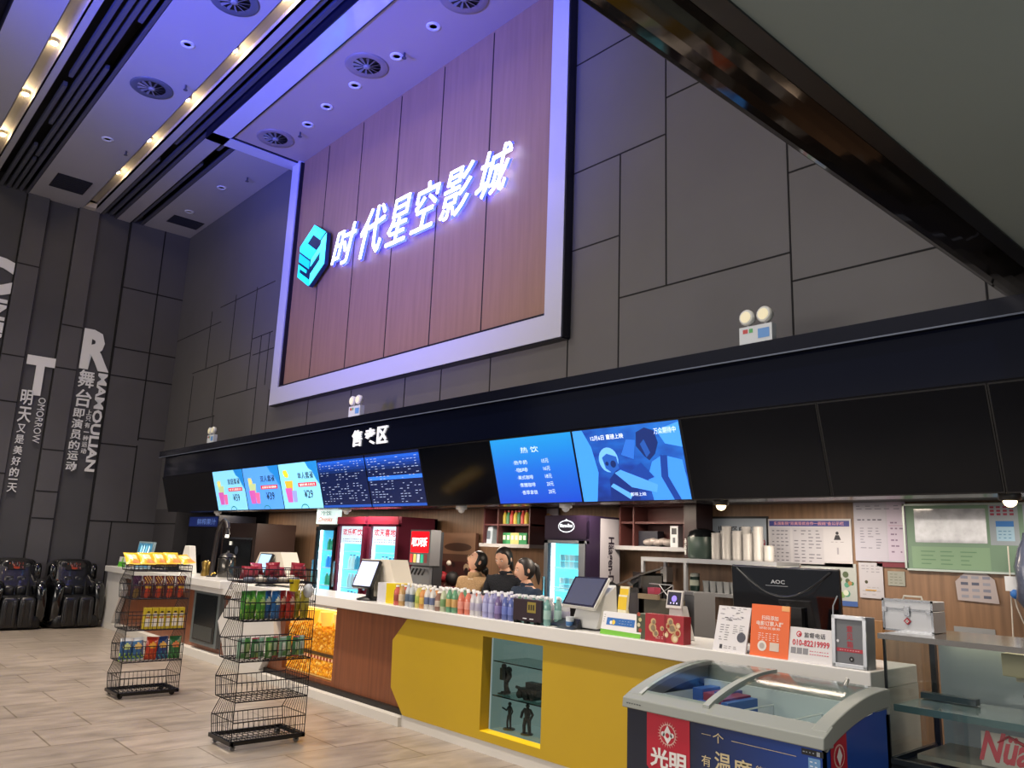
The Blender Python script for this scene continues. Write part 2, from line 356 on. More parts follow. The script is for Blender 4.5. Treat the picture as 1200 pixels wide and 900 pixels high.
# the cornice frame that runs round the sign wall and out over the ceiling
def sc_(v, y): return v*y/5.5
FY = 5.38; s_ = FY/5.5
xo0, xo1, xi0, xi1 = -12.07*s_, -5.47*s_, -11.82*s_, -5.72*s_; zb0 = H+(3.73-H)*s_; zb1 = H+(4.0-H)*s_
WF = mat('#c4c8dc', .22, coat=.3); FZ = CZ-.13; kk = (FZ-H)/(7.85-H)
yo, yi = 4.01*kk, 4.29*kk; cxo, cxi = -12.09*kk, -11.80*kk
mb = MB()
mb.box(xo0, xo1, FY, YW, zb0, zb1, WF); mb.box(xo0, xi0, FY, YW, zb1, FZ+.1, WF); mb.box(xi1, xo1, FY, YW, zb1, FZ+.1, WF)
mb.box(cxo, cxi, yo, FY+.1, FZ, FZ+.12, WF); mb.box(cxo, X1, yo, yi, FZ, FZ+.12, WF); mb.box(xi1, xo1, yi, FY+.1, FZ, FZ+.12, WF)
for a in ((xo0-.012, xo0, FY+.01, YW, zb0, FZ), (xo1, xo1+.015, FY+.01, YW, zb0, FZ), (xo0, xo1, FY+.01, YW, zb0-.012, zb0), (xi0, xi0+.03, FY+.02, YW, zb1, FZ), (xi1-.02, xi1, FY+.02, YW, zb1, FZ), (xi0, xi1, FY+.02, YW, zb1, zb1+.03),
          (cxo, X1, yo-.012, yo, FZ+.005, FZ+.3), (cxo-.012, cxo, yo, FY, FZ+.005, FZ+.2), (cxi, cxi+.03, yi, FY, FZ+.01, FZ+.12), (cxi, X1, yi, yi+.03, FZ+.01, FZ+.12)):
    mb.box(*a, mat('#0d1024', .3))
struct(mb.build('trim_2'))
mb = MB(); mb.box(cxi, xi1, yi, YW, FZ+.03, FZ+.06, mat('#a89c9c', .6)); struct(mb.build('ceiling_recess'))
mb = MB(); WP = mat('#947460', .42, noise=.12, scale=2.5, stretch=(6, 6, .4))
mb.box(xi0, xi1, 5.46, 5.5, zb1, FZ+.1, WP); fw = front(0, 5.46)
for x in (-10.7, -9.68, -8.68, -7.69, -6.7): mb.fbox(fw, x-.008, x+.008, zb1, FZ, 0, .004, SEAM)
struct(mb.build('wall_sign_panel'))
# ------------------------------------------------------------------ ceiling fittings
def diffuser(px, py, k2, lab):
    p = at(px, py, z=k2); t = thing('air_diffuser', lab, 'air vent', (p.x, p.y, k2), group=None)
    m = MB(); m.lathe([(.16, .0), (.27, -.02), (.29, -.005), (.29, .02)], p, mat('#5a5f6c' if k2 > CZ-.01 else '#8a8084', .4), 28); m.build('outer_ring', t)
    m = MB()
    for i in range(12):
        a = 2*PI*i/12; d = Vector((math.cos(a), math.sin(a), 0)); q = Vector((-math.sin(a), math.cos(a), 0))
        b0 = p+Vector((0, 0, -.02)); m.add([b0+d*.04, b0+d*.19-q*.012, b0+d*.19+q*.026+Vector((0, 0, .02)), b0+d*.04+q*.014], [(0, 1, 2, 3)], mat('#7d7f88', .4, metal=.3))
    m.fdisc(Fr(p, (1, 0, 0), (0, -1, 0)), 0, 0, .2, .004, BLACK, 24); m.lathe([(.045, 0), (.045, -.03), (.02, -.035)], p, mat('#8b8c92', .4), 12); m.build('swirl_vanes', t)
diffuser(178, 103, CZ, 'round swirl air diffuser on the open white ceiling bay, fully in view')
diffuser(275, 1, CZ, 'round swirl air diffuser on the white ceiling bay, cut by the top edge')
diffuser(430, 77, FZ+.03, 'round swirl air diffuser in the framed recess above the sign, the middle one')
diffuser(323, 162, FZ+.03, 'round swirl air diffuser in the framed recess, at its left corner')
diffuser(544, -3, FZ+.03, 'round swirl air diffuser in the framed recess, cut by the top edge')
def downlight(p, lab, lit=0):
    t = thing('recessed_downlight', lab, 'ceiling light', p)
    m = MB(); m.lathe([(.045, 0), (.05, -.012), (.085, -.012), (.09, .0)], p, mat('#d8dbe6', .3), 20); m.build('trim_ring', t)
    m = MB(); m.fdisc(Fr(p, (1, 0, 0), (0, -1, 0)), 0, 0, .046, -.0 if not lit else .006, mat('#1a1b22', .3) if not lit else mat('#ffd9a0', .3, emit=lit), 16); m.build('lamp', t)
for i, (px, py) in enumerate(((508, 31), (465, 66), (416, 100), (383, 125), (361, 146))):
    downlight(at(px, py, z=FZ+.03), f'unlit round downlight in the framed recess above the sign, {ORD[i]} from the top edge')
for (px, py), l in zip(((260, 220), (222, 248), (220, 52), (126, 163)), ('unlit downlight on the ceiling corner left of the frame, nearer the frame', 'unlit downlight beside the dark vent in the ceiling corner left of the frame', 'small round sensor light on the white bay above the diffuser', 'small round sensor light on the white bay left of the warm trough')):
    downlight(at(px, py, z=CZ), l)
for i, (px, py) in enumerate(((218, 100), (148, 177), (474, 62), (352, 155), (290, 208))):
    z = CZ if i in (0, 1, 4) else FZ+.03; p = at(px, py, z=z); m = MB()
    m.cyl(p, p-Vector((0, 0, .07)), .014, mat('#4a4a55', .5)); m.cyl(p-Vector((0, 0, .07)), p-Vector((0, 0, .078)), .03, mat('#4a4a55', .5))
    tag(m.build('fire_sprinkler'), ('small fire sprinkler below the diffuser on the white bay', 'small fire sprinkler beside the warm trough near the end wall', 'small fire sprinkler beside the middle diffuser of the recess', 'small fire sprinkler at the left corner of the framed recess', 'small fire sprinkler on the ceiling corner left of the frame')[i], 'sprinkler')
for (x0, x1, y0, y1), l in (((-15.95, -15.25, 2.6, 3.17), 'dark rectangular vent grille on the wide white bay by the end wall'), ((-16.05, -15.6, 4.75, 5.35), 'dark rectangular vent grille in the ceiling corner above the wall corner')):
    x0, x1, y0, y1 = x0*k, x1*k, y0*k, y1*k
    t = thing('vent_grille', l, 'air vent', ((x0+x1)/2, (y0+y1)/2, CZ)); m = MB(); m.box(x0, x1, y0, y1, CZ-.012, CZ-.001, mat('#16171d', .5)); m.build('frame', t)
    m = MB(); n = 10
    for i in range(n): xx = x0+.03+(x1-x0-.06)*i/(n-1); m.box(xx-.008, xx+.008, y0+.02, y1-.02, CZ-.02, CZ-.012, mat('#2d2f38', .5))
    m.build('louvre', t)
# warm spots in the troughs
def lamp(kind, loc, power, color, size=.1, rot=None, **kw):
    l = bpy.data.lights.new(kind.lower()+'_lamp', kind); l.energy = power; l.color = lin(color)[:3]
    if kind == 'AREA':
        l.shape = 'RECTANGLE'; l.size = size[0]; l.size_y = size[1]
    else: l.shadow_soft_size = size
    for a, b in kw.items(): setattr(l, a, b)
    o = bpy.data.objects.new(kind.lower()+'_lamp', l); col.objects.link(o); o.location = loc
    if rot: o.rotation_euler = rot
    return o
n = 0
for yy, xs, nm in ((1.62, (-11.2, -12.92, -14.6, -9.5, -7.8), 'far left trough'), (3.4, (-8.16, -9.61, -11.30, -13.0, -14.65, -6.5), 'second trough')):
    for i, x in enumerate(sorted(xs)):
        p = Vector((x*k, yy*k, CZ+.10)); t = thing('trough_spotlight', f'warm lit spotlight in the {nm}, {ORD[i]} from the end wall', 'ceiling light', p)
        m = MB(); m.cyl(p, p+Vector((0, 0, .05)), .05, mat('#e8e2d6', .3)); m.build('housing', t)
        m = MB(); m.ball(p-Vector((0, 0, .01)), .045, mat('#ffe6b0', .3, emit=25), 10, (1, 1, .5)); m.build('lens', t)
        lamp('POINT', p-Vector((0, 0, .04)), 12, '#ffe0b0', .03)
        lamp('SPOT', p-Vector((0, .02, .08)), 150, '#ffe9cc', .06, spot_size=1.5, spot_blend=.8)
# ------------------------------------------------------------------ the illuminated cinema sign
SG = mat('#e8eeff', .3, emit=3); SB = mat('#1c2cff', .4, emit=5)
t = thing('cinema_sign', 'glowing white Chinese cinema name with a cyan cube emblem on the wood wall', 'sign', (-8.1, 5.4, 5.5))
fs_ = front(0, 5.36)
chars = [('时', -10.15, -9.50, 5.55, 6.12), ('代', -9.36, -8.74, 5.5, 6.18), ('星', -8.70, -8.16, 5.5, 6.12), ('空', -8.12, -7.52, 5.52, 6.14), ('影', -7.50, -6.86, 5.5, 6.12), ('城', -6.80, -6.18, 5.56, 6.12)]
for c, a, b, z0, z1 in chars:
    m = MB(); m.ftext(fs_, c, a, b, z0, z1, 0, SG, 0, -.004, .35, thick=.02); m.ftext(front(0, 5.41), c, a-.012, b+.012, z0-.015, z1+.012, 0, SB, 0, .012, .35)
    m.build('character', t)
CY = mat('#1fd0e8', .3, emit=1.6); CY2 = mat('#0fb6d4', .3, emit=1.2); CY3 = mat('#48ecf6', .3, emit=2.0); NV = mat('#0a2a50', .4)
m = MB(); lc = front(-10.72, 5.34, 5.9)
hx = lambda a, b: (a*.42, b*.5)
m.fpoly(lc, [hx(0, 1), hx(1, .52), hx(1, -.48), hx(0, -1), hx(-1, -.48), hx(-1, .52)], 0, NV, -.06)
m.fpoly(lc, [hx(0, 1), hx(.92, .56), hx(.55, .38), hx(-.02, .68), hx(-.42, .48), hx(.32, .1), hx(-.12, -.1), hx(-1, .34), hx(-1, .5)], .008, CY)
m.fpoly(lc, [hx(-1, .28), hx(-.12, -.16), hx(-.12, -.42), hx(-1, .0)], .008, CY2)
m.fpoly(lc, [hx(1, .5), hx(1, -.46), hx(0, -.97), hx(0, -.6), hx(.62, -.28), hx(.62, -.02), hx(-.04, -.36), hx(-.04, -.1), hx(.62, .22), hx(.62, .34)], .008, CY3)
m.fpoly(lc, [hx(-1, -.08), hx(-.3, -.42), hx(-.3, -.52), hx(-.86, -.26), hx(-.86, -.38), hx(-.04, -.78), hx(-.04, -.98), hx(-1, -.5)], .008, CY)
m.build('cube_emblem', t)
# ------------------------------------------------------------------ fascia over the counter with its screens
t = thing('counter_fascia', 'long glossy black fascia over the counter carrying the screens', 'fascia', (-7, 5, 2.1))
FB = mat('#060a1c', .14, spec=.25); FB2 = mat('#05070f', .2, spec=.2)
m = MB(); m.box(-15.2, 6, 4.92, YW, 3.01, 3.12, mat('#0d1020', .18, metal=.3)); m.box(-15.2, 6, 4.915, 4.92, 3.005, 3.015, mat('#5a6478', .3)); m.build('top_lip', t)
m = MB(); m.box(-15.0, 6, 4.97, YW, 2.66, 3.01, FB); m.build('upper_band', t)
m = MB(); xs = (-15.0, 6)
m.hexa([(x, y, z) for z in (2.04, 2.66) for y in ((5.15, 5.5) if z < 2.5 else (4.97, 5.5)) for x in xs], FB2); m.build('screen_backing', t)
m = MB(); ff = front(0, 4.965)
for c, a in zip('售卖区', (-8.46, -8.17, -7.9)): m.ftext(ff, c, a, a+.22, 2.75, 2.95, .012, mat('#e8ebf2', .4, emit=.5), 0, .02, thick=.02)
m.build('lettering', t)
tilt = Fr((0, 5.15, 2.04), (1, 0, 0), (0, -.18, .62)); TH = math.hypot(.18, .62)
PX = [-12.68, -11.55, -10.38, -9.28, -8.14, -7.03, -5.86, -4.76, -3.62, -2.52, -1.5, -.4, .7]
LB = ['first light blue menu screen from the left, priced 59', 'deeper blue menu screen priced 39, between two paler ones', 'light blue menu screen priced 29, beside the dark schedule', 'dark blue film schedule screen beside the priced menus', 'dark blue film schedule screen with a bright blue stripe', 'switched off black screen between the lit groups', 'bright blue drinks list screen with white lines of text', 'blue film still screen showing two large figures', 'switched off black screen right of the film still', 'wide switched off black screen under the soffit beam', 'switched off black screen at the right edge of the picture', 'switched off black screen beyond the right edge']
def dashes(m, fr, a0, a1, b0, b1, rows, cols, mt, c, fill=.6, h=.4):
    for r in range(rows):
        for q in range(cols):
            if random.random() < fill:
                w = (a1-a0)/cols; hh = (b1-b0)/rows
                m.fquad(fr, a0+q*w+.1*w, a0+q*w+w*random.uniform(.45, .9), b1-(r+.5)*hh-hh*h/2, b1-(r+.5)*hh+hh*h/2, c, mt)
for i in range(12):
    a, b = PX[i]+.012, PX[i+1]-.012
    t = thing('menu_screen', LB[i], 'screen', ((a+b)/2, 5.1, 2.1)); m = MB(); m.fbox(tilt, a-.01, b+.01, .0, TH-.012, .0, .03, mat('#0c0d12', .3)); m.build('bezel', t)
    m = MB(); W = b-a; hh = TH-.03; c = .0345
    def R(a0, a1, b0, b1, mt, d=0): m.fquad(tilt, a+a0*W, a+a1*W, .01+b0*hh, .01+b1*hh, c+d, mt)
    if i < 3:
        bg = mat(('#7ec6f0', '#4f93e6', '#7fccf2')[i], .3, emit=1.0); R(0, 1, 0, 1, bg)
        P = lambda q, mt, d: m.fpoly(tilt, [(a+u*W, .01+v*hh) for u, v in q], c+d, mt)
        P([(.72, 1), (1, 1), (1, .5), (.93, .62), (.86, .8), (.78, .86)], mat('#1f7fd0', .3, emit=.8), .001)
        tub = mat('#e7c740' if i == 2 else '#cfc47e', .4, emit=.8)
        for q in range(9): m.fdisc(tilt, a+(.13+.018*(q % 5))*W+.03*W*random.random(), (.66+.05*(q//5)+.02*random.random()+(.1 if i == 2 else 0))*hh, .035, c+.002, tub, 10)
        P([(.11, .62), (.33, .62), (.3, .4), (.14, .4)], mat('#dbb83c' if i == 2 else '#b9cf9a', .4, emit=.7), .002)
        P([(.10, .46), (.28, .46), (.26, .14), (.13, .14)], mat('#c45bb0', .4, emit=.8), .003)
        P([(.27, .4), (.4, .4), (.38, .14), (.28, .14)], mat('#d86aa0' if i != 2 else '#8e9ad8', .4, emit=.8), .003)
        m.ftext(tilt, ('家庭套餐', '双人套餐', '单人套餐')[i], a+.48*W, a+.88*W, .01+.64*hh, .01+.79*hh, c+.003, mat('#1c2a44', .5), 0, .01)
        R(.46, .92, .47, .56, mat('#c8283c', .4, emit=.8), .002); dashes(m, tilt, a+.5*W, a+.9*W, .01+.48*hh, .01+.55*hh, 1, 9, mat('#f0d8dc', .4, emit=.8), c+.004, 1, .7)
        m.ftext(tilt, '¥'+('59', '39', '29')[i], a+.58*W, a+.8*W, .01+.22*hh, .01+.4*hh, c+.003, mat('#16202e', .5), 0, .01)
        m.fpoly(tilt, [(a+.55*W+.11*math.cos(PI*q/16), .012+.06*math.sin(PI*q/16)) for q in range(17)], c+.002, mat('#2f8f86', .4, emit=.5)); m.fpoly(tilt, [(a+.55*W+.085*math.cos(PI*q/16), .012+.044*math.sin(PI*q/16)) for q in range(17)], c+.003, bg)
    elif i < 5:
        R(0, 1, 0, 1, mat('#0a1a48', .3, emit=.55))
        for q in range(5): R(0, 1, .9-.05*q, .95-.05*q+.001, mat(('#1c56c8', '#1848b0', '#143c98', '#10307c', '#0c2660')[q], .3, emit=.8), .0005)
        R(0, 1, .0, .05, mat('#1d4cae', .3, emit=.7), .0005)
        wt = mat('#a9bce6', .4, emit=.6)
        if i == 4: R(0, 1, .5, .57, mat('#2d6ee0', .3, emit=.9), .001)
        dashes(m, tilt, a+.03*W, a+.97*W, .01+.06*hh, .01+.93*hh, 18, 14, wt, c+.002, .4, .2)
    elif i == 6:
        R(0, 1, 0, 1, ramp_emit('drinks_list_blue', ((0, '#0a4fe0'), (.5, '#1078f0'), (1, '#18a8f8')), 1.0, (0, 0, 1)))
        wt = mat('#cfe4ff', .4, emit=.9)
        m.ftext(tilt, '热 饮', a+.38*W, a+.6*W, .01+.76*hh, .01+.85*hh, c+.002, wt, 0, 0)
        for q, (s1, s2) in enumerate((('·热牛奶', '15元'), ('·咖啡', '16元'), ('·美式咖啡', '18元'), ('·焦糖咖啡', '20元'), ('·香草拿铁', '20元'))):
            z = .62-.115*q; m.ftext(tilt, s1, a+(.26+.012*q)*W, a+(.36+.012*q+.02*len(s1))*W, .01+(z-.03)*hh, .01+(z+.035)*hh, c+.002, wt, 0, 0)
            m.ftext(tilt, s2, a+(.62+.005*q)*W, a+(.7+.005*q)*W, .01+(z-.03)*hh, .01+(z+.035)*hh, c+.002, wt, 0, 0)
    elif i == 7:
        R(0, 1, 0, 1, ramp_emit('film_still_blue', ((.2, '#061c66'), (.5, '#0d48b8'), (.8, '#1a7ae6'), (1, '#2d8ef0')), .95, (.2, 0, .3), 5))
        P = lambda q, h, d, e=.8: m.fpoly(tilt, [(a+u*W, .01+v*hh) for u, v in q], c+d, mat(h, .4, emit=e))
        P([(0, 0), (.14, 0), (.2, .4), (.17, .75), (.1, 1), (0, 1)], '#3c95ee', .0006)
        P([(.28, 0), (.3, .3), (.38, .42), (.5, .38), (.56, .2), (.56, 0)], '#0b2a78', .001)
        m.fdisc(tilt, a+.32*W, (.58)*hh, .105, c+.0015, mat('#6fb4f2', .4, emit=.85), 20); P([(.26, .6), (.31, .65), (.4, .6), (.41, .44), (.34, .38), (.28, .45)], '#1d56b4', .002)
        m.fdisc(tilt, a+.36*W, .52*hh, .03, c+.003, mat('#0a2a70', .4, emit=.5), 12); m.fdisc(tilt, a+.30*W, .53*hh, .018, c+.003, mat('#0a2a70', .4, emit=.5), 10)
        P([(.36, .38), (.42, .42), (.74, .2), (.72, .1), (.5, .18)], '#4e9df0', .003); P([(.45, .62), (.52, .82), (.6, .8), (.56, .55)], '#2a6cd0', .002); P([(.3, .2), (.33, .24), (.5, .08), (.47, .02)], '#5aa6f2', .003)
        P([(.5, .38), (.62, .5), (.72, .3), (.62, .25)], '#0f3c98', .0025)
        P([(.68, 0), (.66, .3), (.72, .5), (.82, .58), (.98, .5), (1, .1), (1, 0)], '#3b8eea', .0015); P([(.8, .58), (.78, .3), (.86, .0), (.92, 0), (.84, .3), (.86, .57)], '#0d3a94', .002)
        P([(.6, .72), (.62, .9), (.7, .95), (.78, .9), (.8, .74), (.76, .6), (.7, .52), (.66, .58)], '#0a2668', .002); P([(.64, .74), (.68, .8), (.72, .62), (.68, .56)], '#1c50a8', .003)
        P([(.8, .9), (1, .98), (1, .66), (.86, .72)], '#4298ec', .0012)
        m.ftext(tilt, '12月6日 重磅上映', a+.18*W, a+.5*W, .01+.84*hh, .01+.91*hh, c+.004, mat('#e2ecff', .4, emit=1), 0, .01)
        m.ftext(tilt, '万众期待中', a+.78*W, a+.97*W, .01+.85*hh, .01+.93*hh, c+.004, mat('#dfeaff', .4, emit=1), 0, .0)
        m.ftext(tilt, '即将上映', a+.48*W, a+.62*W, .01+.06*hh, .01+.11*hh, c+.004, mat('#dfeaff', .4, emit=1), 0, .0)
    else: R(0, 1, 0, 1, mat('#03060e', .1, spec=.2))
    m.build('display', t)
m = MB(); m.fbox(tilt, -15.0, -12.7, .0, TH-.012, 0, .02, mat('#0a0b10', .25)); tag(m.build('blank_panel'), 'plain black glossy blank panel at the left end of the fascia', 'panel')
# emergency lights standing on the lip
for px, py, l in ((889, 401, 'twin head emergency light on the fascia lip near the soffit beam'), (418, 487, 'twin head emergency light on the fascia lip above the white shop lettering'), (249, 517, 'twin head emergency light on the fascia lip near the far left end')):
    x = at(px, py, y=4.97).x; t = thing('emergency_light', l, 'emergency light', (x, 4.96, 3.12)); fq = front(x, 4.93)
    m = MB(); m.box(x-.13, x+.13, 4.93, 4.99, 3.12, 3.25, mat('#c3cbd4', .4)); m.fquad(fq, .02, .11, 3.15, 3.22, .002, mat('#5b8fd0', .4)); m.fquad(fq, -.1, -.06, 3.20, 3.23, .002, mat('#b04040', .4)); m.fquad(fq, -.05, -.02, 3.20, 3.23, .002, mat('#50a060', .4)); m.build('battery_box', t)
    for s in (-1, 1):
        m = MB(); cc = Vector((x+s*.07, 4.93, 3.32)); m.lathe([(.02, -.05), (.055, -.04), (.06, .0), (.05, .01)], cc, mat('#d7dad8', .3), 16, ax=front(cc.x, cc.y, cc.z)); m.fdisc(front(cc.x, cc.y, cc.z), 0, 0, .042, .013, mat('#efe9c8', .3, emit=.15), 16); m.cyl((cc.x, 4.96, 3.24), (cc.x, 4.96, 3.29), .012, mat('#c8ccd0')); m.build('lamp_head', t)
# small ceiling fittings under the fascia edge
for px, py, l, lit in ((255, 601, 'small white dome camera under the fascia at the far left', 0), (406, 601, 'small white dome camera under the fascia above the narrow cyan fridge', 0), (541, 592, 'white dome camera under the fascia above the woman looking up', 0), (663, 591, 'white dome camera under the fascia above the ice cream freezer sign', 0), (845, 590, 'small warm spotlight under the fascia above the clear cups', 1), (1184, 592, 'small warm spotlight under the fascia above the green notice board', 1)):
    p = at(px, py, y=5.35); p.z = 2.04; t = thing('spotlight' if lit else 'dome_camera', l, 'ceiling light' if lit else 'camera', p)
    m = MB(); m.lathe([(.06, .0), (.06, -.03), (.045, -.035)], p, mat('#d0d2d4', .4) if not lit else mat('#2a2a2c', .4), 18); m.build('base', t)
    m = MB(); m.ball(p-Vector((0, 0, .035)), .038, mat('#c2c4ca', .2) if not lit else mat('#ffe2ae', .3, emit=6), 14); m.build('dome', t)
# ================================================================== THE COUNTER
WC = mat('#d2d1cf', .35, noise=.03, scale=1); BR = wood('#7e4a30', rough=.4); YL = mat('#b99a1e', .45, noise=.05, scale=1); KICK = mat('#17100e', .5)
def slab(name, x0, x1, lab, y1=5.0):
    t = thing(name, lab, 'counter', ((x0+x1)/2, 4.6, .95)); m = MB(); m.box(x0, x1, 4.40, y1, .95, 1.05, mat('#dcdcda', .25)); m.build('slab', t, bevel=.008); return t
slab('worktop', -15.72, -10.6, 'white worktop of the far left counter with chips rack in front')
slab('worktop', -10.2, -2.0, 'long white worktop carrying the bottles, tills and signs')
t = thing('service_counter', 'white fronted counter base at the far left with a brown recess and black glass case', 'counter', (-13, 4.6, 0))
fy = front(0, 4.45)
m = MB(); m.fpoly(fy, [(-15.7, .1), (-15.15, .1), (-14.78, .68), (-15.0, .88), (-10.28, .88), (-10.65, .54), (-10.33, .1), (-9.32, .1), (-9.0, .52), (-9.15, .95), (-15.7, .95)], 0, WC, -.1)
m.box(-15.7, -15.6, 4.55, 5.0, 0, .95, WC); m.build('white_panel', t)
m = MB(); m.box(-15.1, -10.2, 4.57, 4.62, .1, .9, BR); m.build('brown_panel', t)
m = MB(); m.box(-15.7, -9.3, 4.45, 4.6, 0, .1, mat('#cfcdc8', .5)); m.build('plinth', t)
m = MB(); m.box(-11.68, -10.76, 4.50, 4.57, .17, .9, mat('#5e6668', .4)); m.build('case_frame', t)
m = MB(); m.box(-11.58, -10.84, 4.49, 4.50, .22, .84, mat('#14191c', .15)); m.box(-11.55, -10.9, 4.486, 4.49, .24, .42, mat('#3b4040', .3)); m.build('case_glass', t)
t = thing('service_counter', 'reddish brown wood counter base around the glowing popcorn case', 'counter', (-7.6, 4.6, 0))
m = MB(); fb = front(0, 4.54)
m.fpoly(fb, [(-9.3, .1), (-8.92, .1), (-8.92, .9), (-9.2, .9)], 0, BR, -.06); m.box(-7.78, -6.3, 4.54, 4.62, .1, .95, BR); m.box(-8.92, -7.78, 4.54, 4.62, .1, .17, BR); m.box(-8.92, -7.78, 4.54, 4.62, .9, .95, WC); m.build('brown_panel', t)
m = MB(); m.box(-9.3, -6.35, 4.5, 4.6, .0, .1, KICK); m.box(-9.3, -6.3, 4.5, 4.54, .1, .13, KICK); m.build('kickboard', t)
m = MB(); m.box(-9.3, -6.35, 4.42, 4.5, 0, .08, mat('#cfcdc8', .5)); m.build('plinth', t)
t = thing('popcorn_case', 'warm lit popcorn display case sunk into the brown counter front', 'popcorn case', (-8.35, 4.8, .1))
m = MB(); LI = mat('#e9cf94', .5, emit=.35)
m.box(-8.92, -7.78, 4.98, 5.0, .17, .9, LI); m.box(-8.93, -8.9, 4.6, 5, .17, .9, LI); m.box(-7.8, -7.78, 4.6, 5, .17, .9, LI); m.box(-8.9, -7.8, 4.6, 5, .17, .19, LI); m.box(-8.9, -7.8, 4.6, 5, .88, .9, mat('#ffe2a0', .4, emit=3)); m.build('cabinet', t)
m = MB(); m.box(-8.9, -7.8, 4.56, 4.95, .40, .43, mat('#4a4038', .4)); m.build('shelf', t)
m = MB(); m.add([(-8.9, 4.555, .17), (-7.8, 4.555, .17), (-7.8, 4.555, .9), (-8.9, 4.555, .9)], [(0, 1, 2, 3)], glass('#fff0d0', .03)); m.build('pane', t)
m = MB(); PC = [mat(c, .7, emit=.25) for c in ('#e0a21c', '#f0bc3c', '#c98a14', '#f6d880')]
for (z0, z1, zf) in ((.19, .36, .3), (.43, .68, .6)):
    m.hexa([(x, y, z) for z, ys in ((z0, (4.58, 4.95)), (z1-.03, (4.6, 4.95))) for y in ys for x in (-8.88, -7.82)], PC[2])
    for i in range(620):
        x = random.uniform(-8.88, -7.82)
        if random.random() < .7: y = 4.575+random.uniform(0, .02); z = random.uniform(z0+.01, z1-.01)
        else: y = random.uniform(4.6, 4.94); z = z1-.03+random.uniform(0, .04)
        m.ball((x, y, z), random.uniform(.011, .02), random.choice(PC), 6)
    
m.build('popcorn', t)['kind'] = 'stuff'
m = MB()
for i in range(16): m.box(-8.88+.068*i, -8.85+.068*i, 4.565, 4.57, .36, .39, mat('#e8c8b8', .5, emit=.3)); m.box(-8.85+.068*i, -8.812+.068*i, 4.565, 4.57, .36, .39, mat('#a8382c', .5))
m.build('striped_trim', t)
for i, (x, c) in enumerate(((-8.66, '#e8bb50'), (-8.35, '#efd27c'), (-8.05, '#f2dca0'))):
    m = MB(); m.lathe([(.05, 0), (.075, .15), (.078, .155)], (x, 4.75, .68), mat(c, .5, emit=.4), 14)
    tag(m.build('popcorn_tub'), f'pale yellow popcorn tub in the glowing case, {ORD[i]} from the left', 'tub')
t = thing('service_counter', 'bright yellow fronted counter base with a glass figure niche', 'counter', (-4.2, 4.6, 0))
m = MB(); NX0, NX1, NZ0, NZ1 = -5.24, -4.53, .165, .90
m.fpoly(fy, [(-6.33, .95), (-6.56, .73), (-6.54, .31), (-6.33, .1), (NX0, .1), (NX0, .95)], 0, YL, -.1)
m.box(NX0, NX1, 4.45, 4.55, .1, NZ0, YL); m.box(NX0, NX1, 4.45, 4.55, NZ1, .95, YL); m.box(NX1, -2.11, 4.45, 4.55, .1, .95, YL)
m.box(NX0, NX1, 4.452, 4.55, NZ0, NZ0+.004, mat('#f2cc1c', .4, emit=.15)); m.build('yellow_panel', t)
m = MB(); m.box(-2.11, -2.0, 4.42, 5.0, 0, .95, WC); m.build('end_panel', t)
m = MB(); m.box(-6.35, -2.11, 4.46, 4.6, 0, .1, mat('#cfcdc8', .5)); m.build('plinth', t)
m = MB(); NG = mat('#84928f', .35, emit=.8); m.box(NX0-.0, NX1+.0, 4.97, 5.0, NZ0, NZ1, NG); m.box(NX1, NX1+.02, 4.55, 5, NZ0, NZ1, NG); m.box(NX0-.02, NX0, 4.55, 5, NZ0, NZ1, NG); m.box(NX0, NX1, 4.56, 5, NZ0-.02, NZ0, NG); m.box(NX0, NX1, 4.55, 5, NZ1, NZ1+.02, NG); m.build('niche_lining', t)  # lining glows to stand in for light inside the niche
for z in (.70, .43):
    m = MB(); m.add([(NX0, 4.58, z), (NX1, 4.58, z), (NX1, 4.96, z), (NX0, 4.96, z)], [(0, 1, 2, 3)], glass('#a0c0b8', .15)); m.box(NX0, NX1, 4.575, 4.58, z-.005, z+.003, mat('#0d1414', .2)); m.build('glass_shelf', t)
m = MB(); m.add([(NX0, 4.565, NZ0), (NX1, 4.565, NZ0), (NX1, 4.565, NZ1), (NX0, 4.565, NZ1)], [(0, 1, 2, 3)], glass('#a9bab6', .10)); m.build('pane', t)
def px_(px, y, py=650): return at(px, py, y=y).x
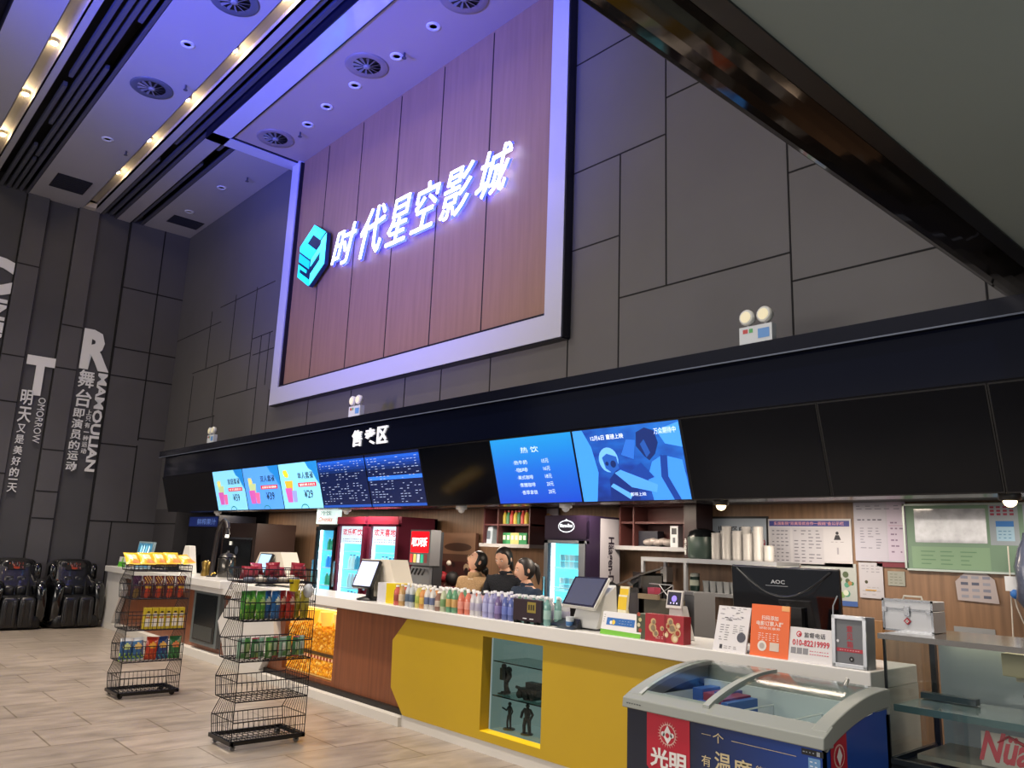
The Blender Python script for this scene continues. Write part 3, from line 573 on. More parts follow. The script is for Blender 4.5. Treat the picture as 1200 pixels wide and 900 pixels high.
# model figures in the niche
FG = mat('#454244', .5, noise=.4, scale=60)
def fig(x, z, h, kind, lab):
    m = MB(); y = 4.68
    if kind == 'robot':
        m.box(x-.05, x+.05, y-.03, y+.03, z+h*.45, z+h*.85, FG); m.ball((x, y, z+h*.9), h*.1, FG, 10, (1.1, .9, 1))
        for s in (-1, 1):
            m.tube([(x+s*.035, y, z+h*.5), (x+s*.045, y-.01, z+h*.25), (x+s*.05, y, z+.02)], [.022, .02, .026], FG); m.box(x+s*.05-.022, x+s*.05+.022, y-.05, y+.02, z, z+.022, FG)
            m.tube([(x+s*.055, y, z+h*.8), (x+s*.08, y, z+h*.6), (x+s*.07, y-.03, z+h*.42)], [.024, .018, .02], FG); m.ball((x+s*.06, y, z+h*.8), .03, FG, 8)
    elif kind == 'vehicle':
        m.box(x-.1, x+.12, y-.04, y+.05, z+.03, z+h*.6, FG); m.box(x-.02, x+.1, y-.03, y+.04, z+h*.6, z+h, FG)
        for a in (-.07, .0, .08): m.cyl((x+a, y-.055, z+.03), (x+a, y+.06, z+.03), .03, FG, n=12)
        m.tube([(x-.1, y, z+h*.5), (x-.16, y, z+h*.55)], .012, FG)
    else:
        g = .9 if kind == 'slim' else 1.5
        m.tube([(x, y, z+h*.48), (x, y, z+h*.62), (x, y, z+h*.8), (x, y, z+h*.86)], [.014*g, .016*g, .02*g, .008], FG, 8); m.ball((x, y, z+h*.92), h*.075, FG, 10)
        for s in (-1, 1):
            m.tube([(x+s*.012*g, y, z+h*.5), (x+s*.02*g, y-.005, z+h*.25), (x+s*.022*g, y, z)], [.013*g, .01*g, .009*g], FG)
            e = (x+s*.09, y, z+h*.72) if kind == 'slim' and s < 0 else (x+s*.035*g, y-.02, z+h*.5)
            m.tube([(x+s*.018*g, y, z+h*.8), (x+s*.04*g, y, z+h*.66), e], [.009*g, .008*g, .007*g], FG)
    m.cyl((x, y, z-.004), (x, y, z+.004), .05, FG, n=16)
    tag(m.build('model_figure'), lab, 'figurine')
fig(px_(590, 4.68, 800), .438, .235, 'robot', 'chunky dark robot figure on the middle shelf of the yellow niche')
fig(px_(621, 4.68, 800), .438, .13, 'vehicle', 'low dark model vehicle on the middle shelf of the yellow niche')
fig(px_(597, 4.68, 840), .172, .21, 'slim', 'slim dark figure with an outstretched arm at the niche bottom')
fig(px_(618, 4.68, 840), .172, .23, 'broad', 'broad dark figure standing at the right of the niche bottom')
# ================================================================== WORKTOP ITEMS, LEFT TO RIGHT
def lcard(name, lab, cat, x0, x1, z1, y, thick=.012, bg='#e6e6e6', a=.12, z0=1.05, yaw=0, draw=None, back=None):
    """a leaning card or sign with its own drawing"""
    w = x1-x0; h = (z1-z0)/math.cos(a); t = thing(name, lab, cat, ((x0+x1)/2, y, z0)); fr = lean(x0, y, z0, a, yaw)
    m = MB(); m.fbox(fr, 0, w, 0, h, -thick, 0, mat(bg, .4)); m.build('board', t)
    if draw: m = MB(); draw(m, fr, w, h); m.build('print', t)
    m = MB(); fp = [fr.p(w*.3, h*.75, -thick), fr.p(w*.7, h*.75, -thick), fr.p(w*.7, 0, -thick-.10), fr.p(w*.3, 0, -thick-.10)]
    for q in fp[2:]: q.z = z0+.001
    m.add(fp, [(0, 1, 2, 3)], mat(back or bg, .5)); m.build('easel_back', t); return t
T_ = lambda c, e=0: mat(c, .5, emit=e)
def ink(m, fr, t, a0, a1, b0, b1, c, d=.001, rot=0, bold=.01, e=0): m.ftext(fr, t, a0, a1, b0, b1, d, mat(c, .5, emit=e), rot, bold)
def lines(m, fr, a0, a1, b0, b1, n, c, fill=.8, cols=5, d=.001): dashes(m, fr, a0, a1, b0, b1, n, cols, mat(c, .6), d, fill, .26)
def d1(m, fr, w, h): m.fquad(fr, 0, w, 0, h*.5, .001, T_('#57b82c')); m.fdisc(fr, w*.5, h*.68, w*.12, .001, T_('#8fce6a')); lines(m, fr, w*.2, w*.8, h*.15, h*.35, 2, '#c9ecb4')
lcard('table_sign', 'small white and green standing card on the far left end of the counter', 'sign', -15.35, -14.95, 1.22, 4.5, draw=d1)
def d2(m, fr, w, h):
    m.fquad(fr, .03, w-.03, .03, h-.03, .001, mat('#3f7fa0', .3, emit=.7, noise=.5, scale=14))
    for i, c in enumerate(('#9fdcf0', '#bfeaf4', '#7fc6e4', '#d4f2f8')): m.fpoly(fr, [(w*(.2+.17*i), h*.12), (w*(.3+.17*i), h*.12), (w*(.28+.17*i), h*.5), (w*(.33+.16*i), h*.8), (w*(.24+.17*i), h*.88), (w*(.19+.17*i), h*.6)], .002, T_(c, .8))
lcard('picture_frame', 'glowing pale blue framed picture standing on the far left counter', 'picture frame', -14.9, -14.15, 1.50, 4.62, .04, '#8ea8b4', draw=d2, back='#2a2c30')
def pos_terminal(name, lab, x, y, scrw, scrh, yaw, lean_a, screen, body='#e6e4de', base='disc', emit=0, ztop=1.46):
    t = thing(name, lab, 'till', (x, y, 1.05)); m = MB()
    if base == 'disc': m.lathe([(.12, 0), (.12, .012), (.03, .03), (.028, .12)], (x, y, 1.05), mat('#15171a', .4), 20)
    m.build('stand', t)
    fr = lean(x, y, 1.12, lean_a, yaw); fr.o = fr.o-fr.u*scrw/2
    m = MB(); m.fbox(fr, 0, scrw, 0, scrh, -.025, 0, mat('#14161a', .3)); m.build('screen_housing', t, bevel=.006)
    m = MB(); m.fbox(fr, .014, scrw-.014, .016, scrh-.014, 0, .002, screen); m.build('screen_panel', t)
    return t, fr
# small till behind the yellow bags
t, _ = pos_terminal('till_screen', 'small dark tilted till screen seen above the yellow crisp bags', -13.6, 4.72, .42, .3, .0, .5, mat('#10151c', .2))
m = MB(); m.fpoly(front(-13.2, 4.85, 1.05), [(-.2, 0), (.35, 0), (.18, .42), (-.02, .42)], 0, mat('#e6e4de', .4), -.1); m.build('housing', t, bevel=.01)
def cone_till(x, lab, scr, w, h):
    t, fr = pos_terminal('till_screen', lab, x, 4.55, w, h, .0, .45, scr); 
    m = MB(); b = Vector((x+.33, 4.80, 1.05)); q = [(-.30, -.10), (.30, -.10), (.30, .10), (-.30, .10)]
    lo = [b+Vector((a*1.02, c, 0)) for a, c in q]; hi = [b+Vector((a*.42-.04, c*.7, .44)) for a, c in q]
    m.add(lo+hi, [(0, 1, 5, 4), (1, 2, 6, 5), (2, 3, 7, 6), (3, 0, 4, 7), (4, 5, 6, 7), (3, 2, 1, 0)], mat('#d6d0c2', .45)); m.build('housing', t, bevel=.01); return t, fr
# sheared screens: customer displays hang diagonally
def skew_till(x0, lab, scr, px, h=(1.05, 1.5), house=None):
    """customer display built from its surveyed corners on the plane of the till"""
    t = thing('till_screen', lab, 'till', (at(*px[3], y=4.5).x, 4.55, 1.05))
    P3 = [at(p[0], p[1], y=yy) for p, yy in zip(px, (4.62, 4.62, 4.46, 4.46))]
    n = (P3[1]-P3[0]).cross(P3[3]-P3[0]).normalized(); n = n if n.y > 0 else -n
    m = MB(); m.hexa([P3[3], P3[2], P3[0], P3[1], P3[3]+n*.03, P3[2]+n*.03, P3[0]+n*.03, P3[1]+n*.03], mat('#14161a', .3)); m.build('screen_housing', t)
    c = sum(P3, Vector())/4; I = [c+(p-c)*.9-n*.002 for p in P3]; m = MB(); m.add(I, [(0, 1, 2, 3)], scr); m.build('screen_panel', t)
    lo = (P3[2]+P3[3])/2; m = MB(); b = Vector((lo.x+.02, lo.y+.1, 1.05)); m.lathe([(.13, 0), (.13, .015), (.04, .04), (.035, max(.05, lo.z-1.04))], b, mat('#15171a', .4), 20); m.tube([b+Vector((0, 0, .05)), c+n*.04], .025, mat('#15171a', .4)); m.build('stand', t)
    if house:
        Hs = [at(a, b, y=4.66) for a, b in house]; dd = Vector((0, .22, 0)); m = MB(); k_ = len(Hs)
        m.add(Hs+[q+dd for q in Hs], [tuple(range(k_)), tuple(range(2*k_-1, k_-1, -1))]+[(i, k_+i, k_+(i+1) % k_, (i+1) % k_) for i in range(k_)], mat('#d8d2c4', .45)); m.build('housing', t)
    return t
def clampz(p): return p
skew_till(0, 'pale blue lit till screen with white housing behind the second snack rack', mat('#9cc6ea', .3, emit=.7), ((306, 648), (320, 649), (309, 673), (297, 673)), house=((305, 647), (329, 647), (338, 686), (288, 684), (294, 666), (299, 660)))
skew_till(0, 'white lit till screen with a cone shaped housing left of the bottles', mat('#c3cdf2', .3, emit=.75), ((424, 656), (446, 657), (434, 689), (412, 687)), house=((424, 655), (457, 656), (467, 704), (436, 704)))
# clear box and yellow box beside the till
t = thing('box', 'yellow ended white box beside the cone shaped till', 'box', (-6.75, 4.6, 1.05)); x0 = at(442, 700, y=4.5).x; x1 = at(452, 700, y=4.5).x; x2 = at(463, 700, y=4.5).x
m = MB(); m.box(x0, x1, 4.5, 4.7, 1.05, 1.24, mat('#c9cbd2', .4)); m.build('white_side', t); m = MB(); m.box(x1, x2, 4.5, 4.7, 1.05, 1.24, mat('#d8c21c', .4)); m.build('yellow_side', t)
# bottles in rows
def bottle(style, c, lc, cc):
    t = thing('drink_bottle', '', 'bottle', (0, 0, 0), local=True); wh = lambda h_, k: '#'+''.join('%02x' % int(int(h_[i:i+2], 16)*(1-k)+205*k) for i in (1, 3, 5)); c = wh(c, .3); lc = wh(lc, .2); m = MB(); h = (.2, .185, .165, .215)[style]; r = (.031, .034, .036, .03)[style]
    pr = ([(r*.9, 0), (r, .01), (r, h*.62), (r*.8, h*.74), (r*.42, h*.87), (r*.42, h*.93)], [(r*.9, 0), (r, .01), (r*.88, h*.35), (r, h*.6), (r*.9, h*.75), (r*.4, h*.9), (r*.4, h*.93)], [(r*.9, 0), (r, .01), (r, h*.7), (r*.55, h*.85), (r*.55, h*.92)], [(r*.85, 0), (r, .015), (r*.9, h*.5), (r, h*.66), (r*.6, h*.8), (r*.38, h*.9), (r*.38, h*.94)])[style]
    m.lathe(pr, (0, 0, 0), mat(c, .15, coat=.4), 12); m.build('bottle_body', t)
    m = MB(); m.lathe([(r*1.02, h*.22), (r*1.03, h*.23), (r*1.03, h*.52), (r*1.02, h*.53)], (0, 0, 0), mat(lc, .4), 12); m.build('paper_label', t)
    m = MB(); m.lathe([(r*.5, h*.91), (r*.5, h*.99), (r*.46, h)], (0, 0, 0), mat(cc, .35), 10); m.build('cap', t); return t
BT = [('red', 1, '#c93a2c', '#8a2a22', '#e8e8e8'), ('amber', 0, '#c48a3a', '#e0c8a0', '#e8e4d8'), ('clear', 3, '#b9c4cc', '#38506e', '#eef0f0'), ('yellow', 0, '#cfc24a', '#9ab43c', '#f0f0ec'), ('orange', 1, '#d9822c', '#e2b23c', '#f2f2ee'),
      ('milky white', 0, '#d8d4cc', '#4a5a86', '#f4f4f4'), ('brown', 2, '#6c3c2c', '#c0ae9c', '#efefea'), ('pale green', 0, '#b3bf94', '#5e8a4c', '#f0f2ec'), ('green', 3, '#3c8a58', '#c89a50', '#eef0ee'), ('coral', 0, '#da5a3a', '#e8907c', '#f0ece8'),
      ('pink', 1, '#d8a3a4', '#c86a7c', '#1f1f24'), ('frosted', 0, '#c9c6cc', '#a8a4c0', '#f2f2f4'), ('lilac', 3, '#8f8fcc', '#a4a8dc', '#f2f2f8'), ('purple', 0, '#4c3474', '#7a6ab0', '#eeeef4'), ('dark blue', 0, '#2c3f94', '#5468c0', '#eeeef6'), ('teal', 3, '#5c9c94', '#a0ccc4', '#eef2f2')]
protos = {}
seq = {0: [0, 1, 2, 2, 3, 4, 5, 5, 6, 7, 8, 8, 9, 9, 11, 11, 12, 12, 13, 14, 14, 8, 15, 15, 15, 15], 1: [0, 1, 5, 3, 3, 4, 4, 5, 5, 7, 7, 8, 10, 9, 10, 11, 12, 12, 12, 13, 13, 11, 11, 15, 11, 15], 2: [5, 1, 5, 3, 5, 5, 5, 5, 5, 7, 5, 5, 10, 5, 10, 11, 11, 12, 11, 11, 11, 11, 11, 11, 11, 11]}
rown = ('front', 'middle', 'back')
for r in range(3):
    for i in range(26):
        q = seq[r][i]; nm, st, c, lc, cc = BT[q]
        x = -6.55+i*.0815+random.uniform(-.006, .006)+r*.02; y = 4.47+r*.085+random.uniform(-.006, .006)
        lab = f'small {nm} drink bottle, {ORD[i]} from the left in the {rown[r]} bottle row'
        if q not in protos:
            protos[q] = bottle(st, c, lc, cc); b = protos[q]; b['label'] = lab; b['group'] = 'bottles in rows on the worktop'; b.location = (x, y, 1.05)
        else: dup(protos[q], (x, y, 1.05), random.random()*6, label=lab, group='bottles in rows on the worktop')
# dark brown case in front of the bottles
t = thing('carry_case', 'dark brown case with a gold badge in front of the bottles', 'box', (-4.78, 4.47, 1.05)); m = MB(); x0, x1 = at(601, 715, y=4.42).x, at(634, 715, y=4.42).x
m.box(x0, x1, 4.42, 4.45, 1.065, 1.235, mat('#30242c', .4)); m.build('case_body', t, bevel=.008)
m = MB(); fc = front(x0, 4.42, 1.05); w = x1-x0; m.fquad(fc, w*.52, w*.82, .085, .165, .001, T_('#8f8038')); [m.fquad(fc, w*(.56+.08*i), w*(.61+.08*i), .105, .145, .002, T_('#2a2420')) for i in range(3)]; m.build('badge', t)
m = MB(); [m.box(x0+w*a, x0+w*(a+.1), 4.41, 4.45, 1.05, 1.07, BLACK) for a in (.08, .45, .8)]; [m.fquad(fc, w*a, w*(a+.14), .035, .042, .004, T_('#e4e6ea')) for a in (.38, .62)]; m.build('feet', t)
# card readers and cup between case and till
m = MB(); x = at(655, 722, y=4.55).x; m.hexa([(x-.07, 4.5, 1.05), (x+.09, 4.5, 1.05), (x-.07, 4.66, 1.05), (x+.09, 4.66, 1.05), (x-.05, 4.54, 1.09), (x+.07, 4.54, 1.09), (x-.05, 4.66, 1.12), (x+.07, 4.66, 1.12)], mat('#1c2830', .3)); tag(m.build('card_reader', bevel=.006), 'dark card reader on the worktop between the case and the tablet till', 'card reader')
t = thing('paper_cup', 'small white and blue cup beside the large tablet till', 'cup', (at(668, 725, y=4.5).x, 4.5, 1.05)); m = MB(); m.lathe([(.025, 0), (.034, .085)], t.location, mat('#dfe8ee', .4), 14); m.build('cup_body', t); m = MB(); m.lathe([(.03, .02), (.0325, .05)], t.location, mat('#4a7ab4', .4), 14); m.build('blue_band', t)
# the large double-screen till
t = thing('tablet_till', 'large white double screen till with a tilted black touch screen', 'till', (-4.05, 4.6, 1.05))
c4 = [at(a, b, y=yy) for (a, b), yy in zip(((674, 675), (714, 677), (696, 713), (658, 708)), (4.66, 4.66, 4.44, 4.44))]
n_ = (c4[1]-c4[0]).cross(c4[3]-c4[0]).normalized(); n_ = n_ if n_.y > 0 else -n_
m = MB(); m.hexa([c4[3], c4[2], c4[0], c4[1], c4[3]+n_*.03, c4[2]+n_*.03, c4[0]+n_*.03, c4[1]+n_*.03], mat('#e4e4e0', .3)); m.build('screen_housing', t, bevel=.004)
cc_ = sum(c4, Vector())/4; m = MB(); I = [cc_+(p-cc_)*.97-n_*.003 for p in c4]; m.add(I, [(0, 1, 2, 3)], mat('#16171c', .2)); I = [cc_+(p-cc_)*.86-n_*.004 for p in c4]; m.add(I, [(0, 1, 2, 3)], mat('#4a4f5e', .15)); m.build('touch_screen', t)
m = MB(); x0, x1 = at(671, 725, y=4.56).x, at(700, 725, y=4.56).x
m.hexa([(x0-.0, 4.54, 1.06), (x1+.01, 4.54, 1.06), (x0, 4.78, 1.06), (x1+.01, 4.78, 1.06), (x0+.03, 4.6, 1.3), (x1+.04, 4.6, 1.3), (x0+.05, 4.74, 1.38), (x1+.03, 4.74, 1.38)], mat('#dedfdd', .35)); m.build('pedestal', t, bevel=.01)
m = MB(); m.box(x0+.02, x1+.06, 4.58, 4.8, 1.05, 1.062, BLACK); m.hexa([(x0-.05, 4.42, 1.05), (x0+.13, 4.42, 1.05), (x0-.04, 4.54, 1.05), (x0+.12, 4.54, 1.05), (x0-.04, 4.48, 1.065), (x0+.12, 4.48, 1.065), (x0-.02, 4.54, 1.12), (x0+.1, 4.54, 1.12)], mat('#2a2e36', .3)); m.build('base', t)
rr = [at(a, b, y=yy) for (a, b), yy in zip(((714, 682), (721, 686), (729, 717), (720, 722)), (4.72, 4.76, 4.86, 4.8))]
m = MB(); m.add(rr+[q+Vector((.02, .02, 0)) for q in rr], [(0, 1, 2, 3), (7, 6, 5, 4), (0, 4, 5, 1), (1, 5, 6, 2), (2, 6, 7, 3), (3, 7, 4, 0)], mat('#1a1b20', .3)); m.build('rear_screen', t)
# yellow topped green cards behind the tent card
for (px, l) in (((723, 690, 733, 716), 'short yellow and green card behind the large till'), ((727, 700, 737, 722), 'taller yellow and green card nearer the white tent card')):
    x0, x1 = at(px[0], px[1], y=4.6).x, at(px[2], px[1], y=4.6).x; z1 = at(px[0], px[1], y=4.6).z; z1 += .02
    def dd(m, fr, w, h): m.fquad(fr, 0, w, 0, h*.35, .001, T_('#2c7a3c')); m.fquad(fr, 0, w, h*.62, h*.95, .001, T_('#e2c02c')); lines(m, fr, .01, w-.01, h*.4, h*.55, 1, '#b09c30')
    lcard('counter_card', l, 'sign', x0, x1, z1, 4.6 if 'short' in l else 4.55, draw=dd, bg='#e8e2c4')
def d3(m, fr, w, h):
    m.fpoly(fr, [(0, 0), (w, 0), (w, h*.18), (0, h*.22)], .001, T_('#6fb43a')); m.fquad(fr, w*.12, w*.82, h*.42, h*.74, .001, T_('#2f6ab4'))
    m.fdisc(fr, w*.3, h*.55, h*.1, .002, T_('#e8c84c')); m.fdisc(fr, w*.24, h*.53, h*.08, .002, T_('#e8f0f8')); lines(m, fr, w*.42, w*.78, h*.46, h*.7, 2, '#dfe8f6', 1)
    lines(m, fr, w*.03, w*.08, h*.5, h*.9, 4, '#8a8a90', 1, 1)
lcard('tent_card', 'wide white tent card with a blue panel and green foot', 'sign', at(703, 740, y=4.45).x, at(750, 740, y=4.45).x, 1.205, 4.45, draw=d3, bg='#dfdfe2', a=.25)
def d4(m, fr, w, h):
    for (a, b, r) in ((.22, .72, .07), (.2, .5, .1), (.28, .3, .08), (.66, .78, .08), (.7, .55, .11), (.84, .4, .09), (.78, .2, .09), (.55, .3, .07), (.6, .62, .06), (.86, .66, .06), (.45, .5, .05)):
        m.fdisc(fr, a*w, b*h, r*w, .001, T_('#cfae80'), 12); m.fdisc(fr, a*w+.004, b*h-.002, r*w*.6, .002, T_(random.choice(('#8c7a60', '#a34030', '#e6d2b0'))), 10)
    m.fquad(fr, w*.5, w*.56, 0, h, .0015, T_('#8c2028')); lines(m, fr, w*.28, w*.5, h*.1, h*.22, 2, '#f0d8d0', 1, 3)
x0, x1 = at(758, 735, y=4.45).x, at(803, 740, y=4.45).x
t = lcard('gift_box', 'red gift box printed with cream patterned roundels', 'box', x0, x1, 1.225, 4.43, thick=.08, draw=d4, bg='#a32632', a=.03)
m = MB(); x00 = at(747, 730, y=4.47).x; m.box(x00, x0-.002, 4.46, 4.54, 1.05, 1.215, mat('#4c5240', .5)); fr_ = front(x00, 4.46, 1.05)
for i in range(5): m.fdisc(fr_, .02+.012*(i % 2), .02+.035*i, .014, .001, T_(('#c8c090', '#b04838', '#d8d0b0')[i % 3]), 10)
tag(m.build('small_box'), 'small dark patterned carton tucked left of the red gift box', 'box')
t = thing('payment_terminal', 'small white payment terminal with a dark lit screen behind the red gift box', 'payment terminal', (-3.4, 4.6, 1.05))
x = at(791, 700, y=4.62).x
m = MB(); m.hexa([(x-.06, 4.6, 1.05), (x+.08, 4.6, 1.05), (x-.06, 4.74, 1.05), (x+.08, 4.74, 1.05), (x-.05, 4.62, 1.26), (x+.06, 4.62, 1.26), (x-.05, 4.68, 1.28), (x+.06, 4.68, 1.28)], mat('#dcdad6', .4)); m.build('housing', t, bevel=.008)
fr_ = lean(x-.065, 4.6, 1.26, .2); m = MB(); m.fbox(fr_, 0, .13, 0, .12, -.02, 0, mat('#d6d4d0', .4)); m.build('head', t, bevel=.004)
m = MB(); m.fquad(fr_, .01, .12, .02, .11, .001, T_('#15152c', .3)); m.fdisc(fr_, .065, .065, .022, .002, T_('#8a7ae0', .7), 12); [m.fdisc(fr_, .04+.025*i, .035, .006, .002, T_('#c8c0f0', .7), 8) for i in range(3)]; m.build('display', t)
# leaflet holder, orange card, hotline card, suggestion box
def d5(m, fr, w, h):
    for i in range(26):
        y = h*random.uniform(.66, .97); x = w*random.uniform(.08, .8); m.fquad(fr, x, x+w*random.uniform(.04, .14), y, y+.003, .002, T_(random.choice(('#555560', '#8a8a94'))))
    lines(m, fr, w*.12, w*.45, h*.22, h*.6, 7, '#6a6a70', .8, 2); lines(m, fr, w*.52, w*.9, h*.38, h*.6, 5, '#74747a', .8, 2)
    m.fdisc(fr, w*.82, h*.33, w*.13, .002, T_('#4a4c58'), 18); m.fquad(fr, w*.2, w*.28, h*.05, h*.14, .002, T_('#30303a')); lines(m, fr, w*.32, w*.75, h*.05, h*.13, 2, '#5a5a60', 1, 3)
lcard('leaflet_stand', 'tall white leaflet with fine print leaning on the worktop', 'sign', -3.0, -2.77, 1.315, 4.43, draw=d5, bg='#d9d8dc', a=.3)
def d6(m, fr, w, h):
    W_ = '#f6ece4'; ink(m, fr, '扫码添加', w*.28, w*.72, h*.70, h*.79, W_, .002); ink(m, fr, '电影订票入群', w*.15, w*.85, h*.59, h*.68, W_, .002); ink(m, fr, '领取优惠券', w*.22, w*.78, h*.52, h*.57, W_, .002, bold=0)
    lines(m, fr, w*.2, w*.78, h*.3, h*.46, 4, W_, 1, 6, .002); m.fdisc(fr, w*.32, h*.2, w*.12, .002, T_('#ece4dc'), 16); m.fdisc(fr, w*.32, h*.2, w*.07, .003, T_('#b8b0ac'), 12); m.fquad(fr, w*.52, w*.76, h*.12, h*.28, .002, T_('#d8c8bc')); m.fquad(fr, w*.8, w, h*.9, h, .002, T_('#f0b070'))
og = ramp_emit('orange_card', ((0, '#f08a1c'), (.5, '#e8541c'), (1, '#e4431c')), .35, (0, 0, 1)); MC[('og',)] = og
t = lcard('promotion_card', 'orange promotional card with white Chinese text on the worktop', 'sign', -2.74, -2.49, 1.345, 4.43, draw=d6, bg='#e8641c', a=.14, back='#15161a')
def d7(m, fr, w, h):
    m.fdisc(fr, w*.22, h*.8, h*.09, .001, T_('#c0283c'), 16); m.fdisc(fr, w*.22, h*.8, h*.055, .002, T_('#e6e4e6'), 14); m.fquad(fr, w*.21, w*.27, h*.76, h*.82, .003, T_('#c0283c'))
    ink(m, fr, '监督电话', w*.34, w*.82, h*.72, h*.87, '#34343c', .002); ink(m, fr, '010-82219999', w*.08, w*.92, h*.46, h*.64, '#c8203c', .002, bold=.02)
    lines(m, fr, w*.48, w*.92, h*.2, h*.38, 2, '#d0506a', 1, 8)
    for i in range(3): m.fquad(fr, w*(.05+.14*i), w*(.17+.14*i), h*.22, h*.4, .001, T_('#8a8a90'))
lcard('hotline_card', 'white supervision hotline card with red telephone number', 'sign', -2.49, -2.225, 1.235, 4.43, draw=d7, bg='#d9d7da', a=.2)
t = thing('suggestion_box', 'silver framed grey suggestion box with a keyhole at the counter end', 'box', (-2.12, 4.5, 1.05)); SX0, SX1 = -2.225, -2.03
fr_ = lean(SX0, 4.44, 1.05, .04); w, h = SX1-SX0, .275
m = MB(); m.fbox(fr_, 0, w, 0, h, -.1, 0, mat('#8f9298', .4)); m.build('box_body', t, bevel=.004)
m = MB(); AL = mat('#c6cad0', .3, metal=.6)
for a in ((0, w, 0, .022), (0, w, h-.022, h), (0, .022, 0, h), (w-.022, w, 0, h)): m.fbox(fr_, *a, 0, .012, AL)
m.build('frame', t, bevel=.003)
m = MB(); m.fquad(fr_, .022, w-.022, .022, h-.022, .002, T_('#6f7278')); [ink(m, fr_, c_, w*.42, w*.6, h*(.68-.15*i), h*(.81-.15*i), '#b02a3c', .003, bold=.015) for i, c_ in enumerate('意见箱')]; m.fquad(fr_, .024, w-.024, h*.3, h*.37, .003, T_('#b03040')); lines(m, fr_, w*.2, w*.8, h*.31, h*.36, 1, '#e0b0b8', 1, 8, .004); m.build('face_plate', t)
m = MB(); m.fdisc(fr_, w*.55, h*.17, .014, .004, T_('#101014'), 14); m.fdisc(fr_, w*.55, h*.17, .005, .005, T_('#a8a8ac'), 8); m.fdisc(fr_, w*.17, h*.5, .008, .006, T_('#e0e0e4'), 10); m.build('lock', t)
# monitor seen from behind
t = thing('monitor', 'large glossy black monitor seen from behind, leaning over the worktop', 'monitor', (-2.77, 4.85, 1.05))
m = MB(); fm = lean(-3.14, 4.9, 1.12, -.04); W = .76; Hh = .45
m.fbox(fm, 0, W, 0, Hh, -.02, .012, mat('#0a0b0f', .08, coat=.6)); m.build('rear_shell', t, bevel=.01, seg=3)
m = MB(); m.fpoly(fm, [(0.06, .44), (.7, .44), (.6, .3), (.38, .2), (.16, .3)], .016, mat('#0c0e14', .06, coat=.8), .012)
cvp = [fm.p(.05+.66*i/16, .43-.17*math.sin(PI*i/16), .02) for i in range(17)]; m.tube(cvp, .008, mat('#1a2026', .1, coat=.6))
m.fbox(fm, .18, .52, .02, .2, .012, .05, mat('#08090c', .5)); m.build('swoosh_panel', t, bevel=.006)
m = MB(); ink(m, fm, 'AOC', .30, .4, .34, .365, '#b4b8be', .022, bold=.02); m.fquad(fm, .26, .42, .325, .328, .021, T_('#9a9ea4')); m.build('logo', t)
m = MB(); m.box(-2.9, -2.62, 4.78, 5.0, 1.05, 1.062, BLACK); m.cyl((-2.77, 4.92, 1.06), (-2.77, 4.92, 1.3), .03, BLACK); m.build('stand', t)
m = MB(); b_ = Vector((-2.42, 4.86, 1.05)); m.tube([b_+Vector((.03, 0, .36)), b_+Vector((.01, -.02, .3)), b_+Vector((.0, -.02, .1)), b_+Vector((.0, .0, .005))], .004, mat('#9aa0a8', .4)); tag(m.build('cable'), 'thin grey cable hanging down the right side of the monitor', 'cable')
# ================================================================== BEHIND THE COUNTER
def px_(px, y, py=650): return at(px, py, y=y).x
def fridge(name, lab, x0, x1, y0, d, ztop, body, door_y0, door_y1, inner, header=None, z0=0.0, side=None, glow=1.2, fz0=.35, cat='fridge'):
    t = thing(name, lab, cat, ((x0+x1)/2, y0+d/2, z0)); w = x1-x0; BM = mat(body, .35)
    m = MB(); m.box(x0, x0+.04, y0+.04, y0+d, z0, ztop, BM); m.box(x1-.04, x1, y0+.04, y0+d, z0, ztop, BM); m.box(x0, x1, y0+d-.04, y0+d, z0, ztop, BM); m.box(x0+.04, x1-.04, y0+.04, y0+d-.04, z0, z0+fz0, BM); m.box(x0+.04, x1-.04, y0+.04, y0+d-.04, door_y1, ztop, BM); m.build('cabinet', t)
    m = MB(); m.box(x0+.04, x1-.04, y0+d-.06, y0+d-.04, z0+fz0, door_y1, mat(inner, .5, emit=glow)); m.box(x0+.04, x0+.05, y0+.06, y0+d-.04, z0+fz0, door_y1, mat(inner, .5, emit=glow*.8)); m.box(x1-.05, x1-.04, y0+.06, y0+d-.04, z0+fz0, door_y1, mat(inner, .5, emit=glow*.6)); m.build('lit_interior', t)
    m = MB(); m.box(x0+.05, x0+.075, y0+.05, y0+.08, z0+fz0, door_y1, mat('#e8fdff', .4, emit=6)); m.build('light_tube', t)
    m = MB(); fw = .055
    for a in ((x0, x0+fw, z0+.12, door_y1+.03), (x1-fw, x1, z0+.12, door_y1+.03), (x0, x1, z0+.12, z0+fz0), (x0, x1, door_y1, door_y1+.05)): m.box(a[0], a[1], y0, y0+.04, a[2], a[3], BM)
    dr = m.build('door', t); m = MB(); m.add([(x0+fw, y0+.02, z0+fz0), (x1-fw, y0+.02, z0+fz0), (x1-fw, y0+.02, door_y1), (x0+fw, y0+.02, door_y1)], [(0, 1, 2, 3)], glass('#e4f6fa', .06)); m.build('door_glass', dr)
    m = MB(); m.box(x0+.015, x0+.035, y0-.04, y0-.015, 1.0, 1.35, CHROME); m.box(x0+.018, x0+.032, y0-.02, y0, 1.02, 1.05, CHROME); m.box(x0+.018, x0+.032, y0-.02, y0, 1.3, 1.33, CHROME); m.build('handle', dr)
    sh = [z for z in (.75, 1.0, 1.25, 1.5) if z < door_y1-.2]
    for z in sh: m = MB(); m.box(x0+.05, x1-.05, y0+.06, y0+d-.07, z-.012, z, mat('#cfeef4', .3, emit=.4)); m.build('shelf', t)
    return t, sh
